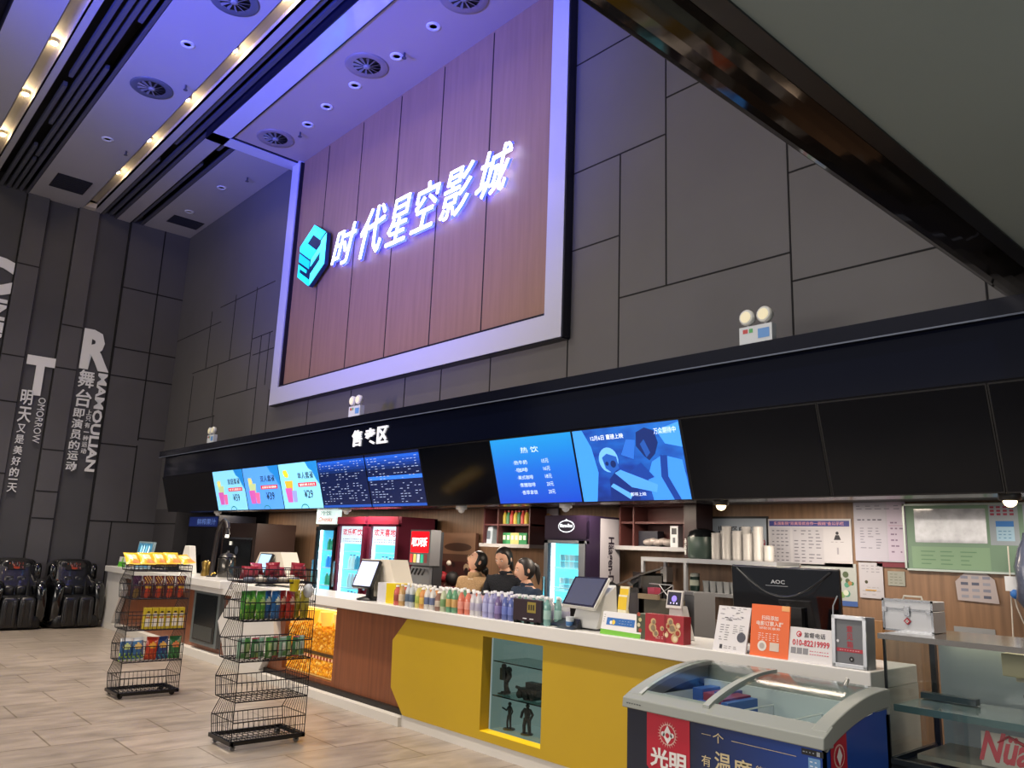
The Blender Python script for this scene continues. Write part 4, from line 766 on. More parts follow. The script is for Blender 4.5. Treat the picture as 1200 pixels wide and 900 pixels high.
def stock(t, kinds, shelves, x0, x1, y, lab, grp, n=5):
    for r, z in enumerate(shelves):
        for i in range(n):
            c, cc, hh, rr = kinds[(r*2+i//2) % len(kinds)]; k_ = ('stock', c, cc, hh, rr); x = x0+(i+.5)*(x1-x0)/n
            if k_ not in MC:
                o = thing('chilled_drink', 'x', 'bottle', (x, y, z), local=True); m = MB(); m.lathe([(rr*.95, 0), (rr, .01), (rr, hh*.6), (rr*.45, hh*.88), (rr*.45, hh*.93)], (0, 0, 0), mat(c, .25, emit=.35), 10); m.build('bottle_body', o)  # bottle emission stands in for the cyan fridge light
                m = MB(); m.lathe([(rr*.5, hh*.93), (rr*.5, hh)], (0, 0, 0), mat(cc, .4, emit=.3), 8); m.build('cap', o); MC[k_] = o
            else: o = dup(MC[k_], (x, y, z))
            o['label'] = f'{lab}, {ORD[i]} from left on the {("lowest", "second", "third", "top")[r]} shelf'; o['group'] = grp
yf = 5.9
# far left: dark double cabinet with a blue lit header
x0, x1 = px_(217, 5.62), px_(252, 5.62)
t = thing('display_cooler', 'dark unlit cooler with a dim blue header in the far left corner', 'fridge', ((x0+x1)/2, 6.0, 0))
m = MB(); m.box(x0, x1, 5.62, 6.3, 0, 2.0, mat('#0c0e16', .3)); m.build('cabinet', t); fr_ = front(x0, 5.62)
m = MB(); w = x1-x0; m.fquad(fr_, .03, w-.03, 1.80, 1.97, .004, mat('#1b2a66', .4, emit=.5)); m.ftext(fr_, '鲜榨果汁', w*.3, w*.92, 1.83, 1.94, .006, mat('#6a86c8', .4, emit=.5)); m.build('header', t)
m = MB(); m.fbox(fr_, .04, w-.04, .3, 1.77, 0, .02, mat('#080a10', .1)); m.build('door_glass', t); m = MB(); m.fbox(fr_, w*.48, w*.52, .8, 1.3, .02, .05, DARKMETAL); m.build('handle', t)
# arched black pipe lamp on the counter
m = MB(); x = px_(250, 4.75); q = [Vector((x, 4.75, 1.05)), Vector((x+.04, 4.75, 1.4)), Vector((x+.08, 4.75, 1.68)), Vector((x+.14, 4.75, 1.8)), Vector((x+.26, 4.75, 1.86)), Vector((x+.38, 4.75, 1.82)), Vector((x+.42, 4.75, 1.74))]
t = thing('arched_lamp', 'dark arched pipe lamp standing at the gap in the far left worktop', 'lamp', (x, 4.75, 1.05)); m.tube(q, .035, mat('#2a2424', .35), 10); m.build('arched_pipe', t); m = MB(); m.lathe([(.07, 0), (.07, .02)], (x, 4.75, 1.05), mat('#241f20', .4)); m.build('base', t)
m = MB(); m.lathe([(.045, 0), (.03, .05), (.02, .09)], (x+.42, 4.75, 1.66), mat('#2a2626', .3)); m.cyl((x+.42, 4.75, 1.62), (x+.42, 4.75, 1.66), .025, mat('#fff4e0', .4, emit=3)); m.build('lamp_head', t)
# urn and brass fitting near it
x = px_(267, 4.75)
t = thing('drinks_urn', 'shiny metal drinks urn beside the arched dark pipe', 'urn', (x, 4.75, 1.05)); m = MB(); m.lathe([(.11, .02), (.12, .05), (.12, .27), (.1, .3)], (x, 4.75, 1.05), mat('#54524e', .15, metal=.8), 20); m.build('urn_body', t)
m = MB(); m.lathe([(.12, .3), (.09, .34), (.02, .36), (.015, .39)], (x, 4.75, 1.05), mat('#1b1b1d', .3), 20); m.build('lid', t); m = MB(); m.tube([(x-.08, 4.64, 1.12), (x-.1, 4.6, 1.12), (x-.1, 4.58, 1.09)], .012, mat('#c8a850', .25, metal=.8)); m.build('tap', t)
x = px_(243, 4.75); m = MB(); m.lathe([(.06, 0), (.07, .02), (.05, .1), (.07, .2), (.02, .23)], (x, 4.75, 1.05), mat('#8c7238', .25, metal=.7), 16); tag(m.build('brass_kettle'), 'small brass coloured kettle left of the arched dark pipe', 'kettle')
m = MB(); m.box(-10.59, -10.22, 4.64, 4.9, .93, 1.04, mat('#2c201e', .4)); m.box(-10.59, -10.22, 4.64, 4.9, 0, .93, mat('#1c1516', .5)); tag(m.build('low_cabinet', bevel=.008), 'low dark brown cabinet filling the gap in the worktop', 'cabinet')
# brown framed oven cabinet
x0, x1 = px_(258, 5.62), px_(298, 5.62); t = thing('oven_cabinet', 'tall dark brown appliance cabinet with a recessed black door', 'cabinet', ((x0+x1)/2, 6.4, 0)); fr_ = front(x0, 5.62)
m = MB(); m.box(x0, x1, 5.62, 6.3, 0, 1.86, mat('#3a2a26', .4)); m.build('cabinet', t); w = x1-x0
m = MB(); m.fbox(fr_, .1, w-.12, .5, 1.6, 0, .012, mat('#121216', .2)); m.fbox(fr_, .08, w-.1, 1.6, 1.63, 0, .02, CHROME); m.build('door', t); m = MB(); m.fdisc(fr_, w*.5, 1.42, .07, .014, mat('#50586a', .3)); m.fbox(fr_, w*.3, w*.34, 1.5, 1.56, .012, .03, mat('#e0dccc', .4, emit=1)); m.build('dial', t)
for px, l in ((312, 'small silver wall dispenser left of the pair on brown wood'), (337, 'small silver wall dispenser right of the pair on brown wood')):
    x = px_(px, 6.55); m = MB(); z = at(px, 640, y=6.55).z; m.ball((x, 6.55, z), .085, mat('#8c8482', .25, metal=.4), 14, (1, .6, 1.1)); m.box(x-.08, x+.08, 6.54, 6.6, z-.1, z-.04, mat('#6a605e', .3)); tag(m.build('wall_dispenser'), l, 'dispenser')
# narrow cyan fridge with a lit sign on top
x0, x1 = px_(368, yf), px_(391, yf)
t, sh = fridge('narrow_fridge', 'narrow black framed fridge glowing cyan with a lit sign on top', x0, x1, yf, .5, 1.86, '#10151c', 0, 1.78, '#70d0f0', glow=.8)
m = MB(); fr_ = front(x0+.02, yf-.02, 1.87); w = x1-x0-.02; m.fbox(fr_, 0, w, 0, .21, -.1, 0, mat('#d8f2f0', .4, emit=.9)); m.ftext(fr_, '冷饮', w*.2, w*.8, .12, .19, .003, mat('#206a50', .4)); m.ftext(fr_, 'Drinks', w*.12, w*.88, .03, .1, .003, mat('#e05a3c', .4, emit=.4), shear=.3); m.build('lit_sign', t)
stock(t, [('#2f8fe0', '#e8f4fa', .17, .034), ('#3fb0c8', '#e8f4fa', .17, .034), ('#2f9e78', '#e0f0e8', .17, .034), ('#9cc8a0', '#e8f4ea', .16, .034)], sh, x0+.1, x1-.08, yf+.16, 'chilled bottle in the narrow cyan fridge', 'bottles in the narrow cyan fridge', 4)
for i, (a, b, lb) in enumerate(((393, 425, 'red topped drinks fridge on the left of the red pair'), (429.5, 465, 'red topped drinks fridge on the right, with dark red side'))):
    x0, x1 = px_(a, yf), px_(b, yf)
    t, sh = fridge('drinks_fridge', lb, x0, x1, yf, .62, 1.97, '#6b1f3a', 0, 1.84, '#8adcee', glow=.9)
    m = MB(); m.box(x0, x1, yf-.012, yf, 1.87, 1.97, mat('#8c2038', .4, emit=.35)); m.build('header', t)
    fr_ = front(x0+.07, yf+.035); w = x1-x0-.14
    m = MB(); m.fquad(fr_, 0, w, 1.6, 1.84, 0, mat('#dfe9f4', .4, emit=1.1)); m.ftext(fr_, ('欢乐畅饮', '欢天喜地')[i], w*.06, w*.94, 1.71, 1.81, .003, mat('#e02436', .4, emit=.7), bold=.02); dashes(m, fr_, w*.08, w*.95, 1.62, 1.68, 2, 9, mat('#b06070', .4, emit=.5), .003, .9); m.build('banner', t)
    stock(t, [('#d4e8ec', '#3c8cb0', .2, .036), ('#3f9cc0', '#e8f8fc', .2, .036), ('#c4dce4', '#ffffff', .19, .036), ('#c88484', '#ffffff', .19, .036)], [z for z in sh if z < 1.45], x0+.12, x1-.08, yf+.16, f'chilled bottle in the {("left", "right")[i]} red fridge', f'bottles in the {("left", "right")[i]} red fridge', 6)
# soda dispenser
x0, x1 = px_(480, 5.75), px_(502, 5.75)
t = thing('soda_machine', 'soda fountain with a glowing red Chinese logo panel', 'drink dispenser', ((x0+x1)/2, 5.9, 0)); fr_ = front(x0, 5.75)
m = MB(); m.box(x0-.03, x1+.02, 5.82, 5.95, 0, 1.78, mat('#3c3e44', .3, metal=.3)); m.box(x0-.05, x1+.03, 5.6, 5.95, 0, .98, mat('#303238', .4)); m.build('machine_body', t)
m = MB(); w = x1-x0; m.box(x0, x1+.03, 5.75, 5.9, 1.38, 1.8, mat('#7a7c82', .3, metal=.3)); m.fquad(fr_, .02, w, 1.53, 1.78, .003, mat('#e8101c', .3, emit=1.3)); m.ftext(fr_, '可口可乐', w*.1, w*.92, 1.6, 1.71, .006, mat('#ffffff', .3, emit=1.6), shear=.25, bold=.03); m.build('lit_panel', t)
m = MB(); [m.fquad(fr_, w*(.04+.19*i), w*(.18+.19*i), 1.41, 1.51, .004, mat(c, .3, emit=.6)) for i, c in enumerate(('#d84040', '#e8d878', '#e0e4e8', '#30b890', '#7a3a3a'))]; m.build('flavour_buttons', t)
m = MB(); m.box(x0, x1, 5.78, 5.82, 1.05, 1.36, mat('#8c9098', .3, metal=.5)); m.build('splash_plate', t)
for i in range(5): m = MB(); xx = x0+.04+i*(w-.08)/4; m.cyl((xx, 5.74, 1.34), (xx, 5.7, 1.27), .012, mat('#15161a', .4)); m.build('nozzle', t)
# poster board with warm abstract print
def pbox(name, lab, cat, a, b, y, z0, z1, bg, draw=None, d=.02):
    x0 = a; x1 = b; t = thing(name, lab, cat, ((x0+x1)/2, y, z0)); fr = front(x0, y, z0); m = MB(); m.fbox(fr, 0, x1-x0, 0, z1-z0, -d, 0, mat(bg, .5)); m.build('board', t)
    if draw: m = MB(); draw(m, fr, x1-x0, z1-z0); m.build('print', t)
    return t
def e1(m, fr, w, h):
    m.fquad(fr, 0, w, h*.85, h, .001, T_('#8a6a54')); m.fdisc(fr, w*.5, h*.9, w*.4, .002, T_('#4c3428'), 20, h*.03); m.fquad(fr, 0, w, 0, h*.8, .001, T_('#4a2220'))
    for i in range(46): m.fdisc(fr, random.uniform(.08, .92)*w, random.uniform(.5, .78)*h, random.uniform(.03, .08)*w, .002+.0001*i, T_(random.choice(('#7c1c22', '#9c2a2c', '#1c1416', '#5c3a30', '#c0a488', '#2c1a1c', '#b02c38'))), 10)
pbox('poster_board', 'brown and dark red poster board behind the woman looking up', 'poster', px_(513, 6.45), px_(553, 6.45), 6.5, 0, 1.79, '#5c4034', e1, .05)
m = MB()
for i, (a, b, c, r) in enumerate(((519, 676, '#a32430', .07), (524, 687, '#e0d8d0', .05), (530, 678, '#18161a', .09), (526, 660, '#d8cfc4', .035))):
    p = at(a, b, y=6.2); m.ball(p, r, mat(c, .6), 10)
m.lathe([(.12, 0), (.15, .35), (.14, .42)], (at(526, 690, y=6.2).x, 6.2, .72), mat('#5a1c22', .5)); m.box(at(526, 690, y=6.2).x-.2, at(526, 690, y=6.2).x+.2, 6.05, 6.35, 0, .72, mat('#30262a', .5))
tag(m.build('prize_basket'), 'dark red basket heaped with red, white and black balls', 'basket')
# open wall shelf
def shelf_unit(lab, x0, x1, y, z0, z1, mid, colr, boards=()):
    t = thing('wall_shelf', lab, 'shelf', ((x0+x1)/2, y+.15, z0)); m = MB(); D = 6.6-y; C1 = mat(colr, .5)
    m.box(x0, x1, 6.57, 6.6, z0, z1, C1); m.box(x0, x0+.02, y, 6.6, z0, z1, C1); m.box(x1-.02, x1, y, 6.6, z0, z1, C1); m.box(x0, x1, y, 6.6, z1-.02, z1, C1); m.build('carcass', t)
    m = MB(); m.box(x0-.03, x1+.03, y-.03, 6.6, z0-.04, z0, mat('#9a9a9c', .4)); m.build('bottom_board', t)
    m = MB(); m.box(x0, x1, y+.01, 6.6, mid-.01, mid+.01, C1); m.build('shelf', t)
    for b in boards: m = MB(); m.box(b-.01, b+.01, y, 6.6, z0, z1, C1); m.build('divider', t)
    return t
x0, x1 = px_(565, 6.3), px_(620, 6.3)
shelf_unit('dark red open wall shelf with packets behind the two women', x0, x1, 6.3, 1.67, 2.1, 1.89, '#4c2628', (px_(582, 6.3),))
for i in range(8):
    x = px_(586+4.3*i, 6.4); m = MB(); c = ('#b03a30', '#c8b040', '#3a7c50')[i % 3]; m.lathe([(.03, 0), (.032, .1), (.014, .14)], (x, 6.4, 1.9), mat(c, .4, emit=.1), 10); m.lathe([(.016, .14), (.016, .16)], (x, 6.4, 1.9), mat('#c84438', .4), 8); tag(m.build('sauce_bottle'), f'small sauce bottle on the upper wall shelf, {ORD[i]} from the left', 'bottle', 'sauce bottles on the wall shelf')
for i in range(7):
    x = px_(587+4.8*i, 6.4); m = MB(); c = ('#3c8c5c', '#2c7a4c', '#b8b070')[(0, 1, 0, 2, 2, 1, 1)[i]]; m.box(x-.035, x+.035, 6.38, 6.46, 1.67, 1.80, mat(c, .4)); m.box(x-.02, x+.02, 6.375, 6.38, 1.72, 1.77, mat('#e0e0cc', .4)); tag(m.build('drink_carton'), f'green or cream drink carton on the lower wall shelf, {ORD[i]} from left', 'carton', 'cartons on the wall shelf')
x = px_(568, 6.35); m = MB(); m.hexa([(x, 6.34, 1.67), (x+.13, 6.34, 1.67), (x, 6.5, 1.67), (x+.13, 6.5, 1.67), (x+.02, 6.36, 1.86), (x+.12, 6.36, 1.88), (x+.02, 6.48, 1.86), (x+.12, 6.48, 1.88)], mat('#a4b0bc', .4)); m.fquad(front(x, 6.34, 1.67), .04, .1, .05, .15, .001, mat('#56606c', .5)); tag(m.build('white_carton'), 'pale blue grey carton at the left end of the wall shelf', 'box')
def e2(m, fr, w, h):
    m.fpoly(fr, [(w*.2, h*.15), (w*.3, h*.1), (w*.55, h*.12), (w*.6, h*.3), (w*.9, h*.4), (w, h*.6), (w*.8, h*.82), (w*.5, h*.85), (w*.4, h*.7), (w*.15, h*.62), (w*.12, h*.45)], .001, T_('#6c4034')); m.fdisc(fr, w*.62, h*.78, w*.1, .002, T_('#c89c5c')); m.fpoly(fr, [(w*.3, h*.55), (w*.5, h*.65), (w*.45, h*.4)], .002, T_('#8e5c48')); m.ftext(fr, 'Oh', w*.1, w*.4, h*.86, h*.95, .001, mat('#3a3a44', .5))
pbox('wall_poster', 'pale poster with a large brown shape beside the ice cream freezer', 'poster', px_(619, 6.5), px_(648, 6.5), 6.56, 1.66, 2.09, '#a8a4b0', e2)
# ice cream freezer cabinet
x0, x1 = px_(638, yf), px_(687, yf)
t, sh = fridge('ice_cream_freezer', 'tall dark purple ice cream cabinet with glowing oval logo', x0, x1, yf, .5, 1.97, '#241a30', 0, 1.69, '#7fe2ea', glow=1.1, fz0=.95, cat='freezer')
fr_ = front(x0, yf-.003); w = x1-x0
m = MB(); m.fquad(fr_, 0, w, 1.74, 1.97, .001, mat('#2c1c36', .4)); m.fdisc(fr_, w*.53, 1.86, .115, .003, mat('#e8eef8', .4, emit=1.0), 28, .062); m.fdisc(fr_, w*.53, 1.86, .105, .004, mat('#2a2638', .4), 28, .052); m.fpoly(fr_, [(w*.53-.02, 1.92), (w*.53+.02, 1.92), (w*.53, 1.935)], .004, mat('#e8eef8', .4, emit=1)); m.ftext(fr_, 'Häagen-Dazs', w*.53-.088, w*.53+.088, 1.84, 1.885, .006, mat('#f4fbff', .4, emit=1.6), bold=.03); m.build('logo_header', t)
m = MB(); m.box(x0, x1, yf-.006, yf+.01, 1.69, 1.72, mat('#8a8f96', .4)); m.box(x0, x0+.05, yf-.006, yf, .9, 1.72, mat('#8a8f96', .4)); m.box(x1-.1, x1-.02, yf-.006, yf, .9, 1.72, mat('#8a8f96', .4)); m.box(x0+.04, x1, yf-.02, yf, .5, 1.1, mat('#15171c', .4)); m.build('door_trim', t)
fe = east(x1+.001); m = MB(); m.fquad(fe, yf+.2, yf+.5, .5, 1.95, .002, mat('#aaa8b0', .5)); m.ftext(fe, 'Häagen-Dazs', yf+.30, yf+.41, 1.17, 1.77, .004, mat('#26202e', .5), rot=-90, bold=.03); m.build('side_panel', t)
for r, z in enumerate((1.0, 1.22, 1.45)):
    if r: m = MB(); m.box(x0+.06, x1-.1, yf+.06, yf+.4, z-.012, z, mat('#bff4f6', .3, emit=.6)); m.build('shelf', t)
    for i in range(5):
        for l in range(2):
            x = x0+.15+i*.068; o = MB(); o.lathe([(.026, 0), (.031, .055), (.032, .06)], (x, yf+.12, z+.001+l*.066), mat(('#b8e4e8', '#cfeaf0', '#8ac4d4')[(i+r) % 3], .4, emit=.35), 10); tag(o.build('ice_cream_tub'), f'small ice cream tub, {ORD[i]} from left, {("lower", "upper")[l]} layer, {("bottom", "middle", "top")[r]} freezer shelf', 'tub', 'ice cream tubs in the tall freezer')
# dark wall cabinets on the right
x0, x1 = px_(727, 6.35), px_(800, 6.35)
shelf_unit('dark red open wall cabinet right of the ice cream freezer', x0-.02, x1+.03, 6.35, 1.69, 2.1, 1.92, '#502a28', (px_(742, 6.35),))
m = MB(); m.box(x1+.03, px_(818, 6.35), 6.33, 6.6, 1.6, 2.1, mat('#2e1a1c', .4)); tag(m.build('cupboard', bevel=.004), 'closed dark brown wall cupboard beside the open red one', 'cupboard')
m = MB(); x = px_(787, 6.4); m.box(x, x+.09, 6.38, 6.46, 1.69, 1.89, mat('#b9bcc0', .4)); f_ = front(x, 6.38, 1.69); m.fquad(f_, .015, .075, .12, .18, .001, T_('#2c2c30')); m.fquad(f_, .03, .06, .04, .09, .001, T_('#50545a')); tag(m.build('tall_carton'), 'small tall white carton on the dark red wall cabinet', 'box')
m = MB(); x = px_(770, 6.4); [m.ball((x-.12+.06*i, 6.42, 1.73+.01*(i % 2)), .05, mat('#8c8480', .3, coat=.3), 10, (1.2, 1, .7)) for i in range(5)]; tag(m.build('plastic_bag'), 'crumpled clear plastic bag lying in the dark red wall cabinet', 'bag')
m = MB(); x = px_(752, 6.4); m.box(x-.08, x+.18, 6.42, 6.52, 1.69, 1.84, mat('#23242e', .4)); tag(m.build('dark_box'), 'dark blue box at the left inside the red wall cabinet', 'box')
# metal framed shelving in front of it
SVM = mat('#a2a4a8', .35, metal=.4)
sx0, sx1 = -4.98, -3.55; mx = px_(804, 6.2)
t = thing('steel_shelf', 'steel framed shelving carrying the rice cooker and clear cups', 'shelf', ((sx0+sx1)/2, 6.3, 0))
m = MB(); m.box(sx0, sx1, 6.18, 6.56, 1.55, 1.59, SVM); m.build('top_board', t); m = MB(); m.box(mx, sx1, 6.18, 6.56, 1.27, 1.3, SVM); m.build('lower_board', t)
for x in (sx0, mx-.015, sx1-.03): m = MB(); m.box(x, x+.03, 6.18, 6.21, 0 if x < mx-.1 or x > mx+.1 else 1.27, 1.55, SVM); m.build('post', t)
m = MB(); m.box(sx0, sx1, 6.53, 6.56, .3, .34, SVM); m.box(sx0, sx0+.03, 6.53, 6.56, 0, 1.55, SVM); m.box(sx1-.03, sx1, 6.53, 6.56, 0, 1.55, SVM); m.build('rear_frame', t)
x = px_(821, 6.32); t = thing('rice_cooker', 'dark green rice cooker with white lettering on the steel shelf', 'rice cooker', (x, 6.35, 1.59)); m = MB(); m.lathe([(.12, 0), (.135, .02), (.135, .2), (.125, .22)], (x, 6.35, 1.59), mat('#384842', .35), 24); m.build('cooker_body', t)
m = MB(); m.lathe([(.138, .2), (.12, .25), (.06, .275), (.02, .28)], (x, 6.35, 1.59), mat('#0e1012', .2), 24); m.build('lid', t); m = MB(); fr_ = Fr((x-.13, 6.26, 1.6), (.6, -.8, 0), (0, 0, 1)); m.ftext(lean(x-.12, 6.235, 1.62, 0, -.5), '电饭煲', 0, .045, .0, .15, .0, T_('#d0d4d0'), rot=-90); m.build('lettering', t)
gc = milky('#c4c2c0', .6)
cups = thing
for i in range(11):
    x = px_(838+6.2*i, 6.25); h = .24+.03*((i*7) % 3) if i < 9 else .14; y = 6.27+.06*(i % 2); m = MB()
    m.lathe([pq for q in range(int(h/.02)) for pq in ((.039, q*.02), (.045, q*.02+.016))], (x, y, 1.59), gc, 12)
    tag(m.build('cup_stack'), f'stack of clear plastic cups on the steel shelf, {ORD[i]} from the rice cooker', 'cups', 'stacks of clear cups on the steel shelf')
for i in range(5):
    x = px_(828+8*i, 6.3); m = MB(); m.lathe([(.03, 0), (.04, .1)], (x, 6.3, 1.3), mat('#8f9294', .2, coat=.4), 12); tag(m.build('glass_tumbler'), f'small clear tumbler on the lower steel shelf, {ORD[i]} from the left', 'glass', 'tumblers on the lower steel shelf')
x = px_(814, 6.3); t = thing('jar', 'dark green jar with a pale band on the lower steel shelf', 'jar', (x, 6.3, 1.3)); m = MB(); m.lathe([(.04, 0), (.045, .02), (.045, .13)], t.location, mat('#1e3630', .3), 14); m.build('jar_body', t); m = MB(); m.lathe([(.046, .13), (.04, .16)], t.location, mat('#b8bcb4', .4), 14); m.build('lid', t); m = MB(); m.lathe([(.0465, .05), (.0465, .1)], t.location, mat('#a8b0a4', .4), 14); m.build('paper_label', t)
m = MB(); x = px_(780, 6.45); m.box(x-.02, x+.04, 6.4, 6.5, .6, 1.36, mat('#1c1c20', .4)); m.box(x-.025, x+.05, 6.4, 6.5, 1.36, 1.5, mat('#c0bcb8', .4)); tag(m.build('vacuum_flask'), 'tall dark flask with white top standing under the steel shelf', 'flask')
# smoked acrylic bin and small wooden stand between till and shelf
x0, x1 = px_(715, 5.3), px_(751, 5.3)
t = thing('acrylic_bin', 'smoked acrylic ice bin with a sloping lid behind the large till', 'bin', ((x0+x1)/2, 5.4, .9)); m = MB(); SM = mat('#3a3634', .12, coat=.5); m.box(x0, x1, 5.3, 5.6, 0, .95, mat('#2c2e32', .4)); m.box(x0+.02, x1, 5.3, 5.32, .95, 1.34, SM); m.box(x1-.02, x1, 5.3, 5.6, .95, 1.44, SM); m.box(x0+.02, x1, 5.58, 5.6, .95, 1.46, SM); m.build('bin_body', t)
m = MB(); m.hexa([(x0-.02, 5.28, 1.30), (x1, 5.28, 1.44), (x0, 5.6, 1.34), (x1, 5.6, 1.5), (x0-.02, 5.28, 1.315), (x1, 5.28, 1.455), (x0, 5.6, 1.355), (x1, 5.6, 1.515)], mat('#55504e', .1, coat=.5)); m.build('lid', t)
x0, x1 = px_(783, 5.6), px_(813, 5.6); m = MB(); m.box(x0, x1, 5.6, 5.9, 0, 1.32, mat('#6e7074', .4)); m.box(x0, x1, 5.59, 5.6, 1.30, 1.33, mat('#8c8c90', .4)); tag(m.build('grey_cabinet', bevel=.004), 'plain grey cabinet behind the small payment terminal', 'cabinet')
x0, x1 = px_(755, 5.3), px_(785, 5.3); t = thing('kitchen_tray_stand', 'dark olive stand with crossed wires and a red packet behind the gift box', 'stand', ((x0+x1)/2, 5.35, 0)); m = MB(); m.box(x0, x1, 5.3, 5.5, 0, 1.26, mat('#4a463a', .5)); m.box(x0-.04, x1-.1, 5.27, 5.3, 1.26, 1.3, mat('#8c7a60', .5)); m.build('base', t); m = MB()
for a, b in (((x0+.05, 1.26), (x1, 1.38)), ((x0+.12, 1.38), (x1-.02, 1.26)), ((x0+.02, 1.38), (x1, 1.38)), ((x1, 1.26), (x1, 1.38))): m.wire((a[0], 5.34, a[1]), (b[0], 5.34, b[1]), .004, SVM)
m.build('wire_rack', t); m = MB(); m.box(x0+.02, x0+.09, 5.32, 5.4, 1.3, 1.35, mat('#a83a54', .4)); m.build('red_packet', t)
for i in range(3):
    x = px_(820+13*i, 6.2); m = MB(); m.lathe([(.07, 0), (.08, .05), (.08, .22), (.06, .25)], (x, 6.2, .82), mat('#4c3c30', .3), 16); tag(m.build('canister'), f'brown canister low behind the leaflet, {ORD[i]} from the left', 'canister', 'brown canisters low behind the counter')
m = MB(); m.box(px_(812, 6.1), px_(866, 6.1), 6.08, 6.4, 0, .82, mat('#463a34', .5)); tag(m.build('low_cupboard', bevel=.006), 'low dark cupboard holding the brown canisters', 'cupboard')
# notices on the wooden wall
def notice(lab, px0, py0, px1, py1, bg, draw=None, y=6.592, name='wall_notice', cat='notice', d=.006, poly=None):
    a = at(px0, py1, y=y); b = at(px1, py0, y=y); return pbox(name, lab, cat, a.x, b.x, y, a.z, b.z, bg, draw, d)
def n1(m, fr, w, h): m.fquad(fr, .02, w-.02, .02, h-.02, .001, T_('#9aa6b4')); ink(m, fr, '监督电话', w*.15, w*.85, h*.62, h*.8, '#23262e', .002); ink(m, fr, '8221 9999', w*.5, w*.95, h*.35, h*.52, '#a03040', .002)
notice('black framed supervision telephone sign behind the clear cups', 832, 605, 900, 660, '#0d0e12', n1, d=.02)
def n2(m, fr, w, h):
    m.fquad(fr, w*.02, w*.98, h*.84, h*.96, .001, T_('#3a3f8c')); ink(m, fr, '爱国影院“双高双优合作一般纳”会公示栏', w*.08, w*.92, h*.865, h*.94, '#e8a8b0', .002, bold=.01)
    for a, b, n in ((.04, .28, 9), (.31, .68, 10)): m.fquad(fr, w*a, w*b, h*.04, h*.8, .001, T_('#b9b9c2')); lines(m, fr, w*(a+.01), w*(b-.01), h*.06, h*.78, n, '#6a6a78', .85, 4, .002)
    m.fdisc(fr, w*.84, h*.7, w*.018, .002, T_('#20202a'), 12); m.fpoly(fr, [(w*.8, h*.56), (w*.88, h*.56), (w*.86, h*.66), (w*.82, h*.66)], .002, T_('#20202a')); lines(m, fr, w*.76, w*.92, h*.5, h*.53, 1, '#6a6a78', 1, 3); m.fquad(fr, w*.83, w*.85, h*.26, h*.4, .001, T_('#9a9aa6'))
notice('wide white notice board with a purple heading and small portrait', 901, 608, 997, 661, '#c3c3ca', n2, d=.01)
def n3(m, fr, w, h):
    m.fquad(fr, w*.0, w*.62, 0, h, .001, T_('#b4b4c4')); m.fquad(fr, w*.65, w, h*.02, h, .002, T_('#b9b0c6')); lines(m, fr, w*.04, w*.95, h*.86, h*.96, 2, '#7a7a8c', .9, 5, .003); lines(m, fr, w*.06, w*.56, h*.66, h*.74, 1, '#5a5a6c', 1, 5, .003); lines(m, fr, w*.1, w*.56, h*.2, h*.58, 8, '#7a7a8c', .85, 3, .003); lines(m, fr, w*.7, w*.95, h*.12, h*.7, 6, '#80708c', .7, 3, .003); m.fquad(fr, w*.68, w*.97, h*.6, h*.605, .003, T_('#a04070'))
notice('tall lilac white notice on a dark red backing left of the green board', 1003, 588, 1060, 657, '#b0b0c0', n3, y=6.575)
a = at(1028, 664, y=6.59); b = at(1064, 590, y=6.59); m = MB(); m.box(a.x, b.x, 6.585, 6.59, a.z, b.z, mat('#6c1c30', .5)); tag(m.build('red_folder'), 'dark red backing sheet showing around the tall lilac notice', 'folder')
def n4(m, fr, w, h): lines(m, fr, w*.1, w*.9, h*.7, h*.95, 3, '#8c8c98', .8, 4); m.fdisc(fr, w*.3, h*.45, w*.07, .001, T_('#40402c'), 10); m.fquad(fr, w*.25, w*.7, h*.2, h*.24, .001, T_('#c09850')); lines(m, fr, w*.1, w*.9, h*.05, h*.35, 3, '#a0a0a8', .7, 4)
notice('small white certificate sheet hanging below the tall lilac notice', 1008, 660, 1034, 700, '#b4b4be', n4, y=6.585)
def n5(m, fr, w, h):
    m.fquad(fr, 0, w, 0, h*.12, .001, T_('#3a5a9c'))
    for i in range(16): m.fdisc(fr, random.uniform(.55, .95)*w, random.uniform(.2, .75)*h, random.uniform(.03, .06)*w, .001+.0001*i, T_(random.choice(('#3c7a50', '#7aa060', '#a07a50', '#4a5a40', '#c8d0c0', '#50907a'))), 10)
notice('leaf decorated white poster with a blue foot behind the monitor', 940, 661, 1003, 706, '#a9b0b0', n5)
